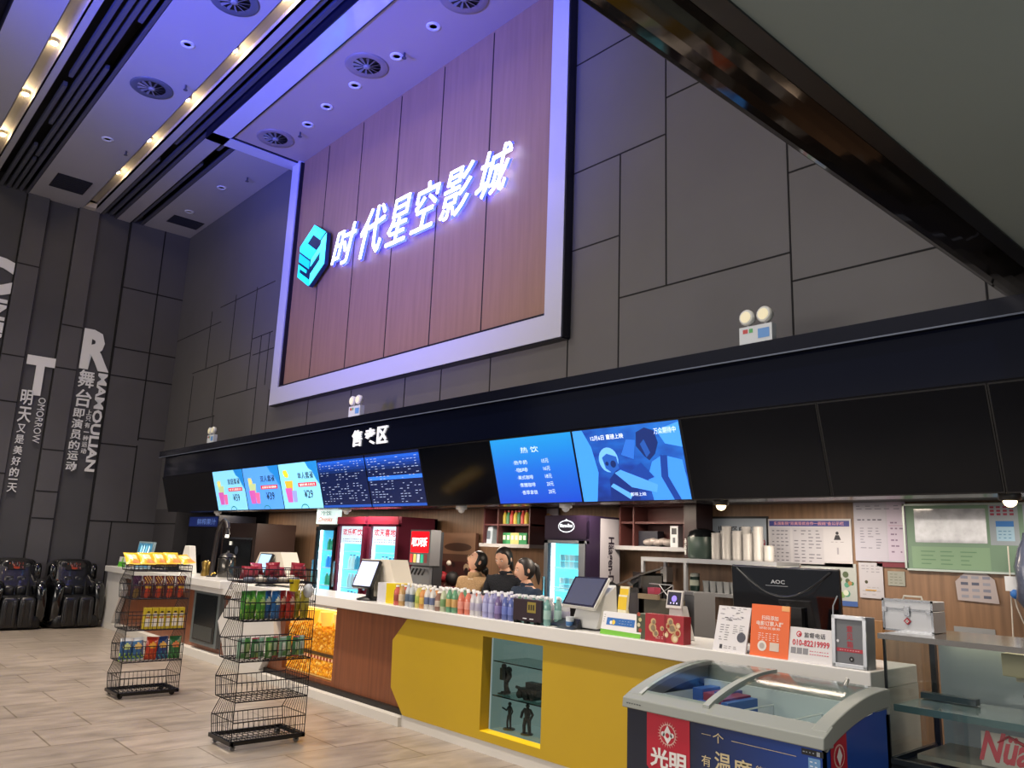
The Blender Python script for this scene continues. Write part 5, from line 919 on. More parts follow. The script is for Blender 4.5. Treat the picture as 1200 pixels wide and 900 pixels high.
def n6(m, fr, w, h):
    m.fquad(fr, w*.02, w*.98, h*.03, h*.97, .001, T_('#6d8c78')); m.fquad(fr, w*.08, w*.56, h*.42, h*.92, .003, mat('#aeb2bc', .12, noise=.35, scale=9, coat=.8)); m.fquad(fr, w*.0+w*.05, w*.57, h*.04, h*.36, .002, T_('#7b9c80')); lines(m, fr, w*.1, w*.5, h*.08, h*.32, 4, '#5f8468', 1, 3, .003)
    m.fquad(fr, w*.58, w*.76, h*.4, h*.97, .002, T_('#8f9ba6')); [m.fquad(fr, w*(.59+.04*i), w*(.615+.04*i), h*(.82+.05*j), h*(.85+.05*j), .003, T_('#8c3048')) for i in range(4) for j in range(3)]; m.fquad(fr, w*.62, w*.73, h*.66, h*.74, .003, T_('#2f6fb8')); m.fquad(fr, w*.62, w*.73, h*.46, h*.66, .003, T_('#9cc0d8')); lines(m, fr, w*.63, w*.72, h*.48, h*.62, 3, '#5a88b0', 1, 3, .004)
    m.fquad(fr, w*.79, w*1.0, h*.38, h*.97, .003, T_('#9aa2b4')); lines(m, fr, w*.81, w*.98, h*.42, h*.92, 9, '#6c7488', .9, 3, .004)
    AL = mat('#a9b4b0', .3, metal=.4)
    for q in ((0, w, 0, .015), (0, w, h-.015, h), (0, .015, 0, h), (w-.015, w, 0, h)): m.fbox(fr, *q, 0, .015, AL)
notice('green notice board with aluminium edge and glossy pinned sheets', 1062, 588, 1240, 668, '#5f7f6a', n6, d=.02, name='notice_board', y=6.578)
notice('small pale grey label stuck on the wood above the first aid box', 1041, 670, 1060, 686, '#8f938c', lambda m, fr, w, h: lines(m, fr, w*.1, w*.9, h*.1, h*.9, 4, '#70746c', .8, 3))
t = thing('wall_notice', 'crooked torn white paper with dark stamps below the green board', 'notice', at(1145, 703, y=6.59)); a = at(1123, 703, y=6.59); b = at(1169, 675, y=6.59); fr_ = front(a.x, 6.585, a.z); w = b.x-a.x; h = b.z-a.z+.02
m = MB(); m.fpoly(fr_, [(0, .0), (w, -.01), (w*.93, h*.75), (w*.75, h*.95), (w*.4, h*1.05), (w*.2, h*.95), (-.01, h*.65)], 0, mat('#a8a0a4', .6), -.004); m.build('sheet', t)
m = MB(); [m.fquad(fr_, w*(.1+.27*i), w*(.28+.27*i), h*(.1+.22*j), h*(.2+.22*j), .001, T_(random.choice(('#50566c', '#787c90', '#8c90a0')))) for i in range(3) for j in range(4)]; m.build('print', t)
notice('grey sheet taped low on the wood behind the glass showcase', 1120, 738, 1166, 765, '#8d9298', None)
# hanging cables, socket and plastic bag at the right edge
t = thing('hanging_cables', 'white charging cables with a blue plug hanging at the right edge', 'cable', at(1186, 640, y=6.4))
m = MB(); m.tube([at(a, b, y=6.45) for a, b in ((1181, 640), (1183, 665), (1185, 700), (1187, 740), (1188, 765))], .005, mat('#d8d4cc', .5)); m.tube([at(a, b, y=6.43) for a, b in ((1188, 695), (1192, 712), (1199, 728), (1206, 740))], .005, mat('#d8d4cc', .5)); m.build('cord', t)
p = at(1186, 684, y=6.42); m = MB(); m.box(p.x-.035, p.x+.035, 6.39, 6.42, p.z-.05, p.z+.05, mat('#c9cfd8', .4)); m.build('adapter', t); p = at(1190, 696, y=6.4); m = MB(); m.ball(p, .035, mat('#2f6fc0', .4), 10, (1, .6, 1)); m.build('blue_plug', t)
m = MB(); p = at(1206, 668, y=6.35)
m.lathe([(.02, .25), (.03, .2), (.06, .14), (.09, .02), (.08, -.1), (.09, -.2), (.05, -.26), (.03, -.28)], p, mat('#454c60', .25, coat=.5, bump=.9, scale=9), 16); tag(m.build('hanging_bag'), 'dark translucent plastic bag hanging at the right edge', 'bag')
# ================================================================== SNACK RACKS
WIRE = mat('#17171a', .35, metal=.5)
def rack(lab, xl, xr, y0, y1, zs, ztop, casters):
    t = thing('wire_snack_rack', lab, 'snack rack', ((xl+xr)/2, (y0+y1)/2, 0)); r = .0026; R = .0045
    for k_, z0 in enumerate(zs):
        z1 = zs[k_+1] if k_+1 < len(zs) else ztop; full = k_+1 < len(zs); hm = (z1-z0)*(.5 if full else 1); m = MB()
        prof = [(xl+.04, z0), (xl, z0+hm)] + ([(xl+.14, z1)] if full else []); 
        def xat(z):
            for (a, b), (c, d) in zip(prof[:-1], prof[1:]):
                if b <= z <= d+1e-6: return a+(c-a)*(z-b)/(d-b)
            return prof[-1][0]
        for y in (y0, y1):
            n = 10; xt = prof[-1][0]; xb = prof[0][0]
            P = [(a, y, b) for a, b in prof]+[(xr, y, z1), (xr, y, z0), prof and (prof[0][0], y, z0)]
            for a, b in zip(P[:-1], P[1:]): m.wire(a, b, R, WIRE)
            m.wire((prof[1][0], y, z0+hm), (xr, y, z0+hm), R*.8, WIRE)
            for i in range(1, n):
                f = i/n; xm = prof[1][0]+(xr-prof[1][0])*f
                m.wire((xb+(xr-xb)*f, y, z0), (xm, y, z0+hm), r, WIRE)
                if full: m.wire((xm, y, z0+hm), (xt+(xr-xt)*f, y, z1), r, WIRE)
        lo = hm if not full else hm*.95; n = 14
        for xb_, xt_ in ((xr, xr), (prof[0][0], prof[1][0])):
            m.wire((xb_, y0, z0), (xb_, y1, z0), R, WIRE); m.wire((xt_, y0, z0+lo), (xt_, y1, z0+lo), R, WIRE); m.wire(((xb_+xt_)/2, y0, z0+lo/2), ((xb_+xt_)/2, y1, z0+lo/2), r, WIRE)
            for i in range(n+1): y = y0+(y1-y0)*i/n; m.wire((xb_, y, z0), (xt_, y, z0+lo), r, WIRE)
        for i in range(15): y = y0+(y1-y0)*i/14; m.wire((prof[0][0], y, z0), (xr, y, z0), r, WIRE)
        for i in range(1, 5): x = xb+(xr-xb)*i/5; m.wire((x, y0, z0), (x, y1, z0), r, WIRE)
        if full:
            for x in (prof[-1][0], xr): m.wire((x, y0, z1-.004), (x, y1, z1-.004), r, WIRE)
        m.build('basket', t)
    m = MB()
    for a in ((xl, xr, y0-.01, y0+.02), (xl, xr, y1-.02, y1+.01), (xl, xl+.03, y0, y1), (xr-.03, xr, y0, y1)): m.box(*a, zs[0]-.03, zs[0], BLACK)
    m.build('base_frame', t)
    for x in (xl+.05, xr-.04):
        for y in (y0+.03, y1-.05):
            m = MB()
            if casters: m.cyl((x-.01, y, .025), (x+.012, y, .025), .025, BLACK, n=14); m.box(x-.015, x+.015, y-.01, y+.01, .02, zs[0]-.02, DARKMETAL)
            else: m.cyl((x-.01, y, .022), (x+.012, y, .022), .022, mat('#8a8c90', .3), n=14); m.box(x-.012, x+.012, y-.01, y+.01, .02, zs[0]-.02, mat('#9a9ca0', .3, metal=.6))
            m.build('caster', t)
    return t
rack('left wire snack rack topped with yellow crisp bags, on black casters', -9.2, -8.79, 2.74, 3.33, [.06, .35, .66, .97, 1.25], 1.31, True)
rack('nearer wire snack rack with green, blue and red bags, lower baskets empty', -6.72, -6.30, 2.84, 3.46, [.07, .36, .66, .97, 1.27], 1.375, False)
BAGS = {}
def bag(lab, grp, x, y, z, w, h, d, pat, pal, tilt=.08, yaw=0, roll=0, key=None, name='snack_bag', cat='snack bag'):
    """pillow bag facing +x; bottom centre at (x, y, z)"""
    k_ = (key, w, h, d)
    if key and k_ in BAGS:
        o = BAGS[k_].copy(); col.objects.link(o)
    else:
        fr = east(0); m = MB(); nu, nv = 12, 14; ms = [mat(c, .28, coat=.3) for c in pal]; P = {}
        for s in (1, -1):
            for j in range(nv+1):
                for i in range(nu+1):
                    u, v = i/nu, j/nv; th = d/2*(max(0, math.sin(PI*u))**.6)*(max(0, math.sin(PI*min(1, max(0, (v-.06)/.88))))**.55)
                    th += .004*math.sin(23*u+9*v*s)*math.sin(PI*u)*math.sin(PI*v); pinch = 1-.06*math.sin(PI*v)
                    P[s, i, j] = fr.p((u-.5)*w*pinch, v*h, s*th)
            o0 = len(m.V); m.V += [P[s, i, j] for j in range(nv+1) for i in range(nu+1)]
            for j in range(nv):
                for i in range(nu):
                    a = o0+j*(nu+1)+i; q = [a, a+1, a+nu+2, a+nu+1]; m.F.append(q if s > 0 else q[::-1]); m.I.append(m.mi(ms[pat((i+.5)/nu, (j+.5)/nv) if s > 0 else 0])); m.S.append(True)
        o = m.build(name)
        if key: BAGS[k_] = o
    o.location = (x, y, z); o.rotation_euler = (roll, -tilt, yaw)
    return tag(o, lab, cat, grp)
def pat_meat(u, v): return 1 if .42 < v < .6 and .25 < u < .85 else (2 if v < .42 and (u-.5)**2+(v-.22)**2 < .07 else (3 if v > .62 and .15 < u < .8 and int(u*12+v*14) % 3 == 0 else 0))
def pat_logo(u, v): return 1 if ((u-.5)**2/.09+(v-.62)**2/.02) < 1 else (2 if v < .38 and (int(u*9)+int(v*12)) % 3 == 0 else (3 if v > .86 or v < .06 else 0))
def pat_stripe(u, v): return 3 if v > .9 or v < .06 else (1 if abs(u-.5) < .22 and .35 < v < .75 else (2 if v < .3 and u > .4 else 0))
G1 = 'snacks on the left rack'; G2 = 'snacks on the nearer rack'
zt = 1.262
for i in range(5):
    bag(f'yellow crisp bag lying on the left rack top, {ORD[i]} from the left', 'yellow crisp bags on the left rack', -9.0+(.02 if i % 2 else 0), 2.80+.135*i+(.04 if i == 4 else 0), zt+.045+.004*i, .155, .20, .05, pat_stripe, ('#e0b41c', '#e8d8a8', '#d8913c', '#f0cc3c'), tilt=.95 if i < 4 else 1.1, roll=.0 if i < 4 else .25, key='yel%d' % (i == 4))
for i in range(4):
    bag(f'yellow crisp bag at the back of the left rack top, {ORD[i]} from left', 'yellow crisp bags on the left rack', -9.08, 2.84+.12*i, zt+.03, .15, .13, .04, pat_stripe, ('#e0b41c', '#e8d8a8', '#d8913c', '#f0cc3c'), tilt=.5, key='yelb')
for i in range(5):
    bag(f'dark red snack bag on the left rack, {ORD[i]} from left', 'dark red snack bags on the left rack', -8.87, 2.805+.113*i, .975, .108, .225, .06, pat_meat, ('#4a1420', '#d8a428', '#b83a22', '#b09048') if i else ('#2e1830', '#5a3a4c', '#7c6430', '#4a2c40'), tilt=.04, key='meat%d' % (i > 0))
for i in range(6):
    t = thing('snack_box', f'narrow yellow and white snack box on the left rack, {ORD[i]} from the left', 'snack box', (-8.86, 2.95+.068*i, .665), group='yellow snack boxes on the left rack'); y = 2.95+.068*i; fe = east(-8.83)
    m = MB(); m.box(-8.90, -8.83, y-.031, y+.031, .665, .875, mat('#cdb82c', .4)); m.build('carton', t); m = MB(); m.fquad(fe, y-.024, y+.024, .69, .77, .001, T_('#e6e2da')); m.fquad(fe, y-.02, y+.02, .79, .82, .001, T_('#e0d8d0')); m.fdisc(fe, y, .835, .016, .002, T_('#2c2420'), 10, .009); m.fquad(fe, y-.018, y+.018, .775, .785, .002, T_('#c05a3c')); m.build('print', t)
for i, (c, l) in enumerate(((('#2f5f94', '#c8d890', '#9ac83c', '#d8dce0'), 'blue crisp bag with green foot on the lower left rack, first from left'), (('#38699c', '#e0c070', '#8cc040', '#d0d8e0'), 'blue and lime crisp bag on the lower left rack, second from left'), (('#c23c1c', '#e8a83c', '#d8602c', '#a82c18'), 'orange red crisp bag on the lower left rack'), (('#223f7c', '#e0b050', '#2c8ca8', '#1c3468'), 'navy and orange crisp bag on the lower left rack'), (('#2c6c3a', '#d8824c', '#48a050', '#246030'), 'green crisp bag at the right end of the lower left rack'))):
    bag(l, G1, -8.88, 2.79+.122*i, .356, .125, .225, .075, pat_logo, c, tilt=.05+.04*(i % 2), roll=(.0, .08, -.06, .05, 0)[i])
cols = (('green', ('#4a9a34', '#a8d068', '#8ac04c', '#3c7c2c')), ('green', ('#4a9a34', '#a8d068', '#8ac04c', '#3c7c2c')), ('green', ('#4a9a34', '#a8d068', '#8ac04c', '#3c7c2c')), ('blue', ('#1f63a4', '#c8d0c0', '#3c7cc0', '#1a5494')), ('blue', ('#1f63a4', '#c8d0c0', '#3c7cc0', '#1a5494')), ('red', ('#b0281e', '#e0b8a0', '#c84030', '#941e1a')), ('red', ('#b0281e', '#e0b8a0', '#c84030', '#941e1a')), ('olive yellow', ('#a99a28', '#d0c860', '#8c8020', '#c4b43c')), ('olive yellow', ('#a99a28', '#d0c860', '#8c8020', '#c4b43c')))
for i, (nm, c) in enumerate(cols):
    bag(f'{nm} crisp bag in the nearer rack, {ORD[i]} from the left', 'crisp bags in the nearer rack upper basket', -6.39-(i % 2)*.03, 2.885+.066*i, .976, .095, .225, .07, pat_logo, c, tilt=.03, yaw=.3, key='r2'+nm)
for i in range(10):
    c = (('#7fa890', '#d8e0d8', '#4c8c50', '#b8c8c0'), ('#4f8f3c', '#b8d090', '#c8d8c0', '#3c7a34'), ('#3c7040', '#c0d0b8', '#8cb058', '#a83c48'))[i % 3]
    bag(f'small green and white snack pack in the nearer rack, {ORD[i]} from left', 'green packs in the nearer rack middle basket', -6.38-(i % 2)*.03, 2.88+.06*i, .667, .07, .165, .05, pat_stripe, c, tilt=.03, yaw=.15, key='gp%d' % (i % 3))
for i in range(8):
    bag(f'dark red sweet packet on the nearer rack top, {ORD[i]} from the left', 'dark red packets on the nearer rack top', -6.42-(i % 3)*.06, 2.89+.073*i, 1.29+(.035 if i in (2, 3, 6) else 0), .12, .105, .05, pat_stripe, ('#8c1c30', '#b84a58', '#6c1424', '#a83040'), tilt=.25*(i % 3), yaw=.2*((i % 3)-1), roll=.12*((i % 2)-.5), key='rp')
for i, c in enumerate(('#6a7488', '#b8b4ac', '#4c5468', '#c4beb4', '#5c6478')):
    m = MB(); y = 2.9+.1*i; m.lathe([(.035, 0), (.045, .01), (.045, .03), (.02, .035)], (-6.4, y, 1.275), mat(c, .3), 12); tag(m.build('sweet_tin'), f'small grey sweet tin under the red packets, {ORD[i]} from the left', 'tin', 'tins on the nearer rack top')
m = MB(); m.lathe([(.035, 0), (.045, .09), (.047, .095)], (-6.33, 3.27, 1.2), mat('#d8c01c', .35), 14); tag(m.build('yellow_cup'), 'yellow cup hooked at the top front edge of the nearer rack', 'cup')
m = MB(); m.ball((-6.36, 3.42, 1.2), .06, mat('#c8d0d8', .2, coat=.4), 12, (1, .7, 1)); tag(m.build('clear_pouch'), 'pale translucent pouch at the upper right corner of the nearer rack', 'pouch')
# ================================================================== MASSAGE CHAIRS
def sq(m, c, sx, sy, sz, mt, e=.45, n=24, fn=None):
    f_ = lambda v: math.copysign(abs(v)**e, v)
    def g(p):
        q = Vector((f_(p.x)*sx, f_(p.y)*sy, f_(p.z)*sz)); return fn(q) if fn else q
    return m.ball(c, 1, mt, n, (1, 1, 1), g)
LE = mat('#0f1013', .32, coat=.35, bump=.3, scale=14); LE2 = mat('#1b1c1f', .3, coat=.3, bump=.2, scale=9); SH = mat('#0b0c0f', .12, coat=.8)
def massage_chair(y, lab):
    t = thing('massage_chair', lab, 'massage chair', (-16.0, y, 0), local=True)
    m = MB(); sq(m, (.0, 0, .12), .52, .40, .12, BLACK, .3); m.build('base', t)
    m = MB(); sq(m, (.1, 0, .42), .36, .24, .12, LE, .4); m.build('seat', t)
    m = MB(); sq(m, (-.2, 0, .72), .2, .31, .42, LE, .4, fn=lambda q: q+Vector((-q.z*.35, 0, 0))); [sq(m, (-.0-.12*i, s*.09, .6+.16*i), .1, .085, .09, LE2, .5) for i in range(2) for s in (-1, 1)]; m.build('backrest', t)
    m = MB(); sq(m, (-.34, 0, 1.02), .15, .36, .14, SH, .45, fn=lambda q: q*(1-.2*max(0, q.z/.14))); m.build('hood', t)
    m = MB(); sq(m, (-.2, 0, .98), .1, .25, .13, LE, .5); m.build('headrest', t)
    m = MB(); fe = lean(-.075, -.15, .93, 0, PI/2); 
    m.fbox(fe, .02, .28, .02, .17, -.04, .004, mat('#1a1416', .4))
    for i in range(26): a = random.uniform(.02, .26); b = random.uniform(.03, .12); m.fbox(fe, a, a+.008, b, b+random.uniform(.02, .05), -.03, .008, T_(random.choice(('#a03a28', '#b8552c', '#7c2430', '#8c8a90'))))
    m.fdisc(fe, .15, .05, .05, .012, T_('#a8381c'), 16, .02); m.build('printed_patch', t)
    for s in (-1, 1):
        m = MB(); sq(m, (-.02, s*.335, .45), .54, .105, .38, SH, .42, fn=lambda q: q+Vector((0, -s*.03*max(0, q.z/.36), -.10*max(0, -(q.x)/.52)*0+.06*max(0, q.z/.36)*(1 if q.x < 0 else -.6)))); a = m.build('armrest', t)
        m = MB(); sq(m, (.2, s*.325, .74), .24, .06, .06, LE2, .5); m.build('arm_cushion', a)
        m = MB(); sq(m, (-.24, s*.33, .90), .18, .07, .17, SH, .55); m.build('shoulder_wing', t)
        m = MB(); sq(m, (.44, s*.125, .28), .11, .125, .25, LE, .35); sq(m, (.53, s*.06, .28), .04, .03, .2, LE2, .6); sq(m, (.53, s*.19, .28), .04, .03, .2, LE2, .6); m.build('leg_rest', t)
    m = MB(); m.ball((.32, -.34, .79), .035, mat('#8c8a8c', .2, metal=.5), 12, (1, .8, .35)); m.ball((.33, -.34, .8), .018, mat('#a8381c', .3), 10, (1, .8, .4)); m.build('control_dial', t)
    return t
c1 = massage_chair(3.09, 'black leather massage chair, left of the two, cut by the left edge'); dup(c1, (-16.0, 3.99, 0), label='black leather massage chair next to the white counter end')
c1['group'] = 'massage chairs'; 
for o in bpy.data.objects:
    if o.get('category') == 'massage chair': o['group'] = 'massage chairs by the end wall'
# ================================================================== CHEST FREEZER
fx0, fx1, fy0, fy1 = -2.885, -1.79, 3.45, 4.14
t = thing('chest_freezer', 'navy blue ice cream chest freezer with grey rim and curved glass lids', 'freezer', ((fx0+fx1)/2, 3.8, 0))
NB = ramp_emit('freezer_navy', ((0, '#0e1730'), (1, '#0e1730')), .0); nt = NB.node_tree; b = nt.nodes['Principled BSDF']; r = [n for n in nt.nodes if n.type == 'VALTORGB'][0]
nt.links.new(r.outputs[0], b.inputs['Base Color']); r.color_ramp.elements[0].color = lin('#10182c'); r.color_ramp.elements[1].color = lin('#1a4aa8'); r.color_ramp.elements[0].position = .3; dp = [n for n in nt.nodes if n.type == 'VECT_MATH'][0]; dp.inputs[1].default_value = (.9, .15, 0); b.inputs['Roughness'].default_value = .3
def arc(tt): return .895+.125*math.sin(PI/2*min(1, tt*1.05))**.85
m = MB(); N = 12; ys = [fy0+.01+(fy1-fy0-.02)*i/N for i in range(N+1)]; tops = [.83+(arc(i/N)-.895)*.75 for i in range(N+1)]
for x, s in ((fx0+.01, 1), (fx1-.01, -1)):
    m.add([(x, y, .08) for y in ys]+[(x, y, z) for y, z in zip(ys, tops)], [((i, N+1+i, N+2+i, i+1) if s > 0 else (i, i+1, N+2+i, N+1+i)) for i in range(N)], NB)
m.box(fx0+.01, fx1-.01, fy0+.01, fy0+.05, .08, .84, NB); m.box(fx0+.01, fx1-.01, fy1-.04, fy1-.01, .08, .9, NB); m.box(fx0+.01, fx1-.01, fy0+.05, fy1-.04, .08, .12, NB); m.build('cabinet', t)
m = MB(); GR = mat('#8f9591', .45)
def arcstrip(m, x0, x1, dz, th, mt, t0=0, t1=1, n=14, f=None):
    vs = []
    for i in range(n+1):
        tt = t0+(t1-t0)*i/n; y = fy0+.03+(fy1-fy0-.05)*tt; z = (arc(tt) if f is None else f(tt))+dz
        vs += [(x0, y, z-th), (x1, y, z-th), (x1, y, z), (x0, y, z)]
    fs = []
    for i in range(n):
        a = i*4; b = a+4; fs += [(a+3, a+2, b+2, b+3), (a, b, b+1, a+1), (a+1, b+1, b+2, a+2), (a, a+3, b+3, b)]
    fs += [(0, 1, 2, 3), (n*4+3, n*4+2, n*4+1, n*4)]; m.add(vs, fs, mt)
arcstrip(m, fx0-.005, fx0+.07, 0, .085, GR); arcstrip(m, fx1-.07, fx1+.005, 0, .085, GR)
m.hexa([(fx0-.01, fy0-.012, .825), (fx1+.01, fy0-.012, .825), (fx0-.01, fy0+.08, .825), (fx1+.01, fy0+.08, .825), (fx0-.01, fy0-.006, .875), (fx1+.01, fy0-.006, .875), (fx0-.01, fy0+.08, .915), (fx1+.01, fy0+.08, .915)], GR); m.box(fx0, fx1, fy1-.03, fy1, .9, 1.015, GR); m.build('rim', t, bevel=.006)
m = MB(); xm = -2.40; arcstrip(m, xm-.018, xm+.018, .012, .03, mat('#a4aaa6', .35)); m.build('lid_rail', t); m = MB(); arcstrip(m, fx0+.07, fx0+.09, .006, .02, mat('#b4bab6', .35)); m.build('lid_rail', t)
for a, b_, dz, l in ((fx0+.07, xm, .012, 'left'), (xm-.02, fx1-.07, .002, 'right')):
    m = MB(); n = 14; vs = []
    for i in range(n+1):
        tt = i/n; vs += [(a, fy0+.05+(fy1-fy0-.09)*tt, arc(tt)+dz), (b_, fy0+.05+(fy1-fy0-.09)*tt, arc(tt)+dz)]
    m.add(vs, [(2*i, 2*i+1, 2*i+3, 2*i+2) for i in range(n)], glass('#eaf2f0', .03, .12), True); ld = m.build('glass_lid', t)
m = MB(); m.tube([(fx1-.15, 3.98, arc(.85)+.012), (fx1-.12, 3.95, arc(.8)+.04), (fx1-.1, 3.88, arc(.7)+.02)], .01, mat('#b0b4b4', .25, metal=.5)); m.build('lid_handle', t)
m = MB(); LN = mat('#a5adac', .35, emit=.28)  # liner emission put in to brighten the freezer interior
m.box(fx0+.07, fx1-.07, fy1-.07, fy1-.05, .35, .93, LN); m.box(fx0+.07, fx1-.07, fy0+.06, fy0+.08, .35, .86, LN); m.box(fx0+.06, fx0+.08, fy0+.06, fy1-.05, .35, .88, LN); m.box(fx1-.08, fx1-.06, fy0+.06, fy1-.05, .35, .88, LN); m.box(fx0+.07, fx1-.07, fy0+.07, fy1-.06, .33, .36, LN); m.build('liner', t)
for xx in (xm+.03, -2.1): 
    m = MB(); CWR = mat('#d8dcdc', .3)
    for (p, q) in (((xx, 3.55, .86), (xx, 4.05, .86)), ((xx, 3.55, .6), (xx, 4.05, .6)), ((xx, 3.55, .6), (xx, 3.55, .86)), ((xx, 3.8, .6), (xx, 3.8, .86)), ((xx, 4.05, .6), (xx, 4.05, .86)), ((xx, 3.55, .86), (xx+.1, 3.8, .6)), ((xx, 3.8, .86), (xx+.1, 3.55, .6)), ((xx, 3.55, .73), (xx, 4.05, .73))): m.wire(p, q, .005, CWR)
    m.build('wire_divider', t)
def fz(px, py): p = at(px, py, y=fy0); return p.x, p.z
ff = front(0, fy0+.0095); RD = mat('#b31c34', .35); WT = mat('#e6e4e4', .4)
x0, z1 = fz(757, 829); x1, _ = fz(807, 840); 
m = MB(); z1 = .822; z0 = .55; m.fpoly(ff, [(x0, z0+.02), (x0+.02, z0), (x1, z0), (x1, z1), (x0, z1)], .002, RD); cxx = (x0+x1)/2; m.fdisc(ff, cxx, .735, .05, .003, T_('#d8a8a0'), 24); m.fdisc(ff, cxx, .735, .044, .004, RD, 24)
for i in range(24): a_ = 2*PI*i/24; m.fpoly(ff, [(cxx+.046*math.cos(a_-.06), .735+.046*math.sin(a_-.06)), (cxx+.064*math.cos(a_), .735+.064*math.sin(a_)), (cxx+.046*math.cos(a_+.06), .735+.046*math.sin(a_+.06))], .004, T_('#e0b8b0'))
m.fpoly(ff, [(cxx, .69), (cxx+.03, .73), (cxx, .78), (cxx-.03, .73)], .005, WT); m.fdisc(ff, cxx, .732, .012, .006, RD, 10); m.fdisc(ff, cxx-.028, .735, .012, .005, WT, 10); m.fdisc(ff, cxx+.028, .735, .012, .005, WT, 10)
m.ftext(ff, '光明', x0+.025, x1-.02, z0+.02, z0+.115, .005, WT, bold=.03); m.build('red_brand_label', t)
GD = mat('#cdbf98', .4); m = MB()
def ft(s_, a, b, c, d, bold=.005): p = at(a, b, y=fy0); q = at(c, d, y=fy0); m.ftext(ff, s_, p.x, q.x, q.z, p.z, .002, GD, bold=bold)
ft('一', 821, 860, 832, 862); ft('个', 834, 858, 847, 873); ft('有', 821, 884, 832, 900); ft('温', 836, 880, 856, 908, .015); ft('度', 858, 888, 881, 915, .015)
a = at(856, 869, y=fy0); b_ = at(932, 887, y=fy0); m.add([ff.p(a.x, a.z, .002), ff.p(b_.x, b_.z, .002), ff.p(b_.x, b_.z+.0025, .002), ff.p(a.x, a.z+.0025, .002)], [(0, 1, 2, 3)], GD); ft('的冰淇淋', 885, 897, 925, 915, 0); m.build('gold_lettering', t)
m = MB(); p = at(938, 874, y=fy0); m.fquad(ff, p.x, p.x+.1, .79, .815, .002, T_('#0c0f18')); m.fquad(ff, p.x+.07, p.x+.085, .793, .811, .003, T_('#9aa0a8')); lines(m, ff, p.x+.005, p.x+.065, .795, .81, 1, '#9aa0a8', 1, 4, .003); m.fquad(ff, p.x+.03, p.x+.085, .68, .782, .002, T_('#6f9ed0')); m.fquad(ff, p.x+.035, p.x+.05, .7, .73, .003, T_('#e0e6f0')); m.fquad(ff, p.x+.055, p.x+.08, .695, .735, .003, T_('#5a6c88')); lines(m, ff, p.x+.035, p.x+.08, .74, .775, 2, '#e0e8f4', 1, 2, .003); m.build('thermostat_label', t)
m = MB(); fe = east(fx1-.009); m.fpoly(fe, [(3.53, .5), (3.68, .5), (3.68, .87), (3.53, .845)], .002, RD); m.fdisc(fe, 3.605, .78, .05, .003, T_('#d8a8a0'), 20); m.fdisc(fe, 3.605, .78, .042, .004, RD, 20); m.fpoly(fe, [(3.605, .74), (3.63, .78), (3.605, .82), (3.58, .78)], .005, WT); m.ftext(fe, '光明', 3.54, 3.67, .64, .71, .003, WT, bold=.03); m.build('side_brand_label', t)
m = MB(); fl = front(fx0+.02, fy0-.011, .84); lines(m, fl, 0, .1, 0, .02, 1, '#4a5054', 1, 6, .001); m.build('maker_mark', t)
for i, (c, c2) in enumerate((('#5c2a6c', '#b03050'), ('#38508c', '#8ca0c0'), ('#6c3060', '#c05070'), ('#2c4c88', '#a0a8c0'), ('#7c3440', '#c0909c'), ('#44407c', '#a890b8'))):
    x = -2.76+.07*(i % 3)+.03; y = 3.76+.2*(i//3); m = MB(); m.box(x-.03, x+.035, y-.08, y+.09, .42, .84+.05*(i//3)+.015*(i % 2), mat(c, .35, emit=.25)); m.fquad(east(x+.036), y-.06, y+.08, .6, .76, .001, T_(c2)); tag(m.build('ice_cream_box'), f'purple, blue or red ice cream box under the left lid, {ORD[i % 3]} in {("front", "rear")[i//3]} row', 'ice cream box', 'ice cream boxes in the chest freezer')  # boxes glow slightly so they show under the lid
m = MB(); m.box(-2.46, -2.42, 3.70, 3.98, .4, .89, mat('#2f5490', .4, emit=.2)); m.box(-2.54, -2.46, 3.72, 3.98, .4, .90, mat('#6c2040', .4, emit=.25)); f_ = front(-2.54, 3.718, .4); lines(m, f_, .0, .08, .3, .49, 5, '#b09ab8', .8, 2); tag(m.build('large_carton'), 'large maroon and blue carton standing under the left freezer lid', 'carton')  # carton emission likewise brightens it inside the chest
# ================================================================== GLASS SHOWCASE
gx0, gx1, gy0, gy1 = -1.885, -.85, 4.3, 4.92
t = thing('glass_showcase', 'chrome edged glass cake showcase at the right edge of the picture', 'showcase', ((gx0+gx1)/2, 4.6, 0)); DK = mat('#20242a', .3)
m = MB(); m.box(gx0, gx1, gy0, gy1, 0, .64, mat('#2b3036', .35)); m.build('base_cabinet', t)
m = MB(); m.box(gx0-.02, gx1, gy0-.01, gy1, 1.235, 1.262, mat('#a8a49e', .18, metal=.9)); m.build('top_board', t)
GL2 = glass('#eff4f3', .14)
m = MB(); m.add([(gx0, gy0, .64), (gx1, gy0, .64), (gx1, gy0, 1.235), (gx0, gy0, 1.235)], [(0, 1, 2, 3)], GL2); m.build('front_glass', t)
m = MB(); m.add([(gx0, gy0, .64), (gx0, gy1, .64), (gx0, gy1, 1.235), (gx0, gy0, 1.235)], [(0, 1, 2, 3)], GL2); m.build('side_glass', t)
for x, y, w in ((gx0, gy0, .012), (gx0, gy1-.03, .03), (-1.42, gy1-.04, .06)): m = MB(); m.box(x, x+w, y, y+.03 if w > .02 else y+.012, .64, 1.24, DK); m.build('post', t)
m = MB(); m.box(gx0, gx1, gy0-.005, gy0+.02, .64, .665, mat('#3c444c', .25, metal=.5)); m.box(gx0, gx0+.02, gy0, gy1, .64, .665, mat('#3c444c', .25, metal=.5)); m.build('lower_rail', t)
m = MB(); m.box(gx0+.02, gx1, gy0+.05, gy1-.1, .90, .915, mat('#7c989a', .2, coat=.3)); m.box(gx0+.02, gx1, gy0+.045, gy0+.05, .885, .918, mat('#5f7c80', .2, metal=.3)); m.build('glass_shelf', t)
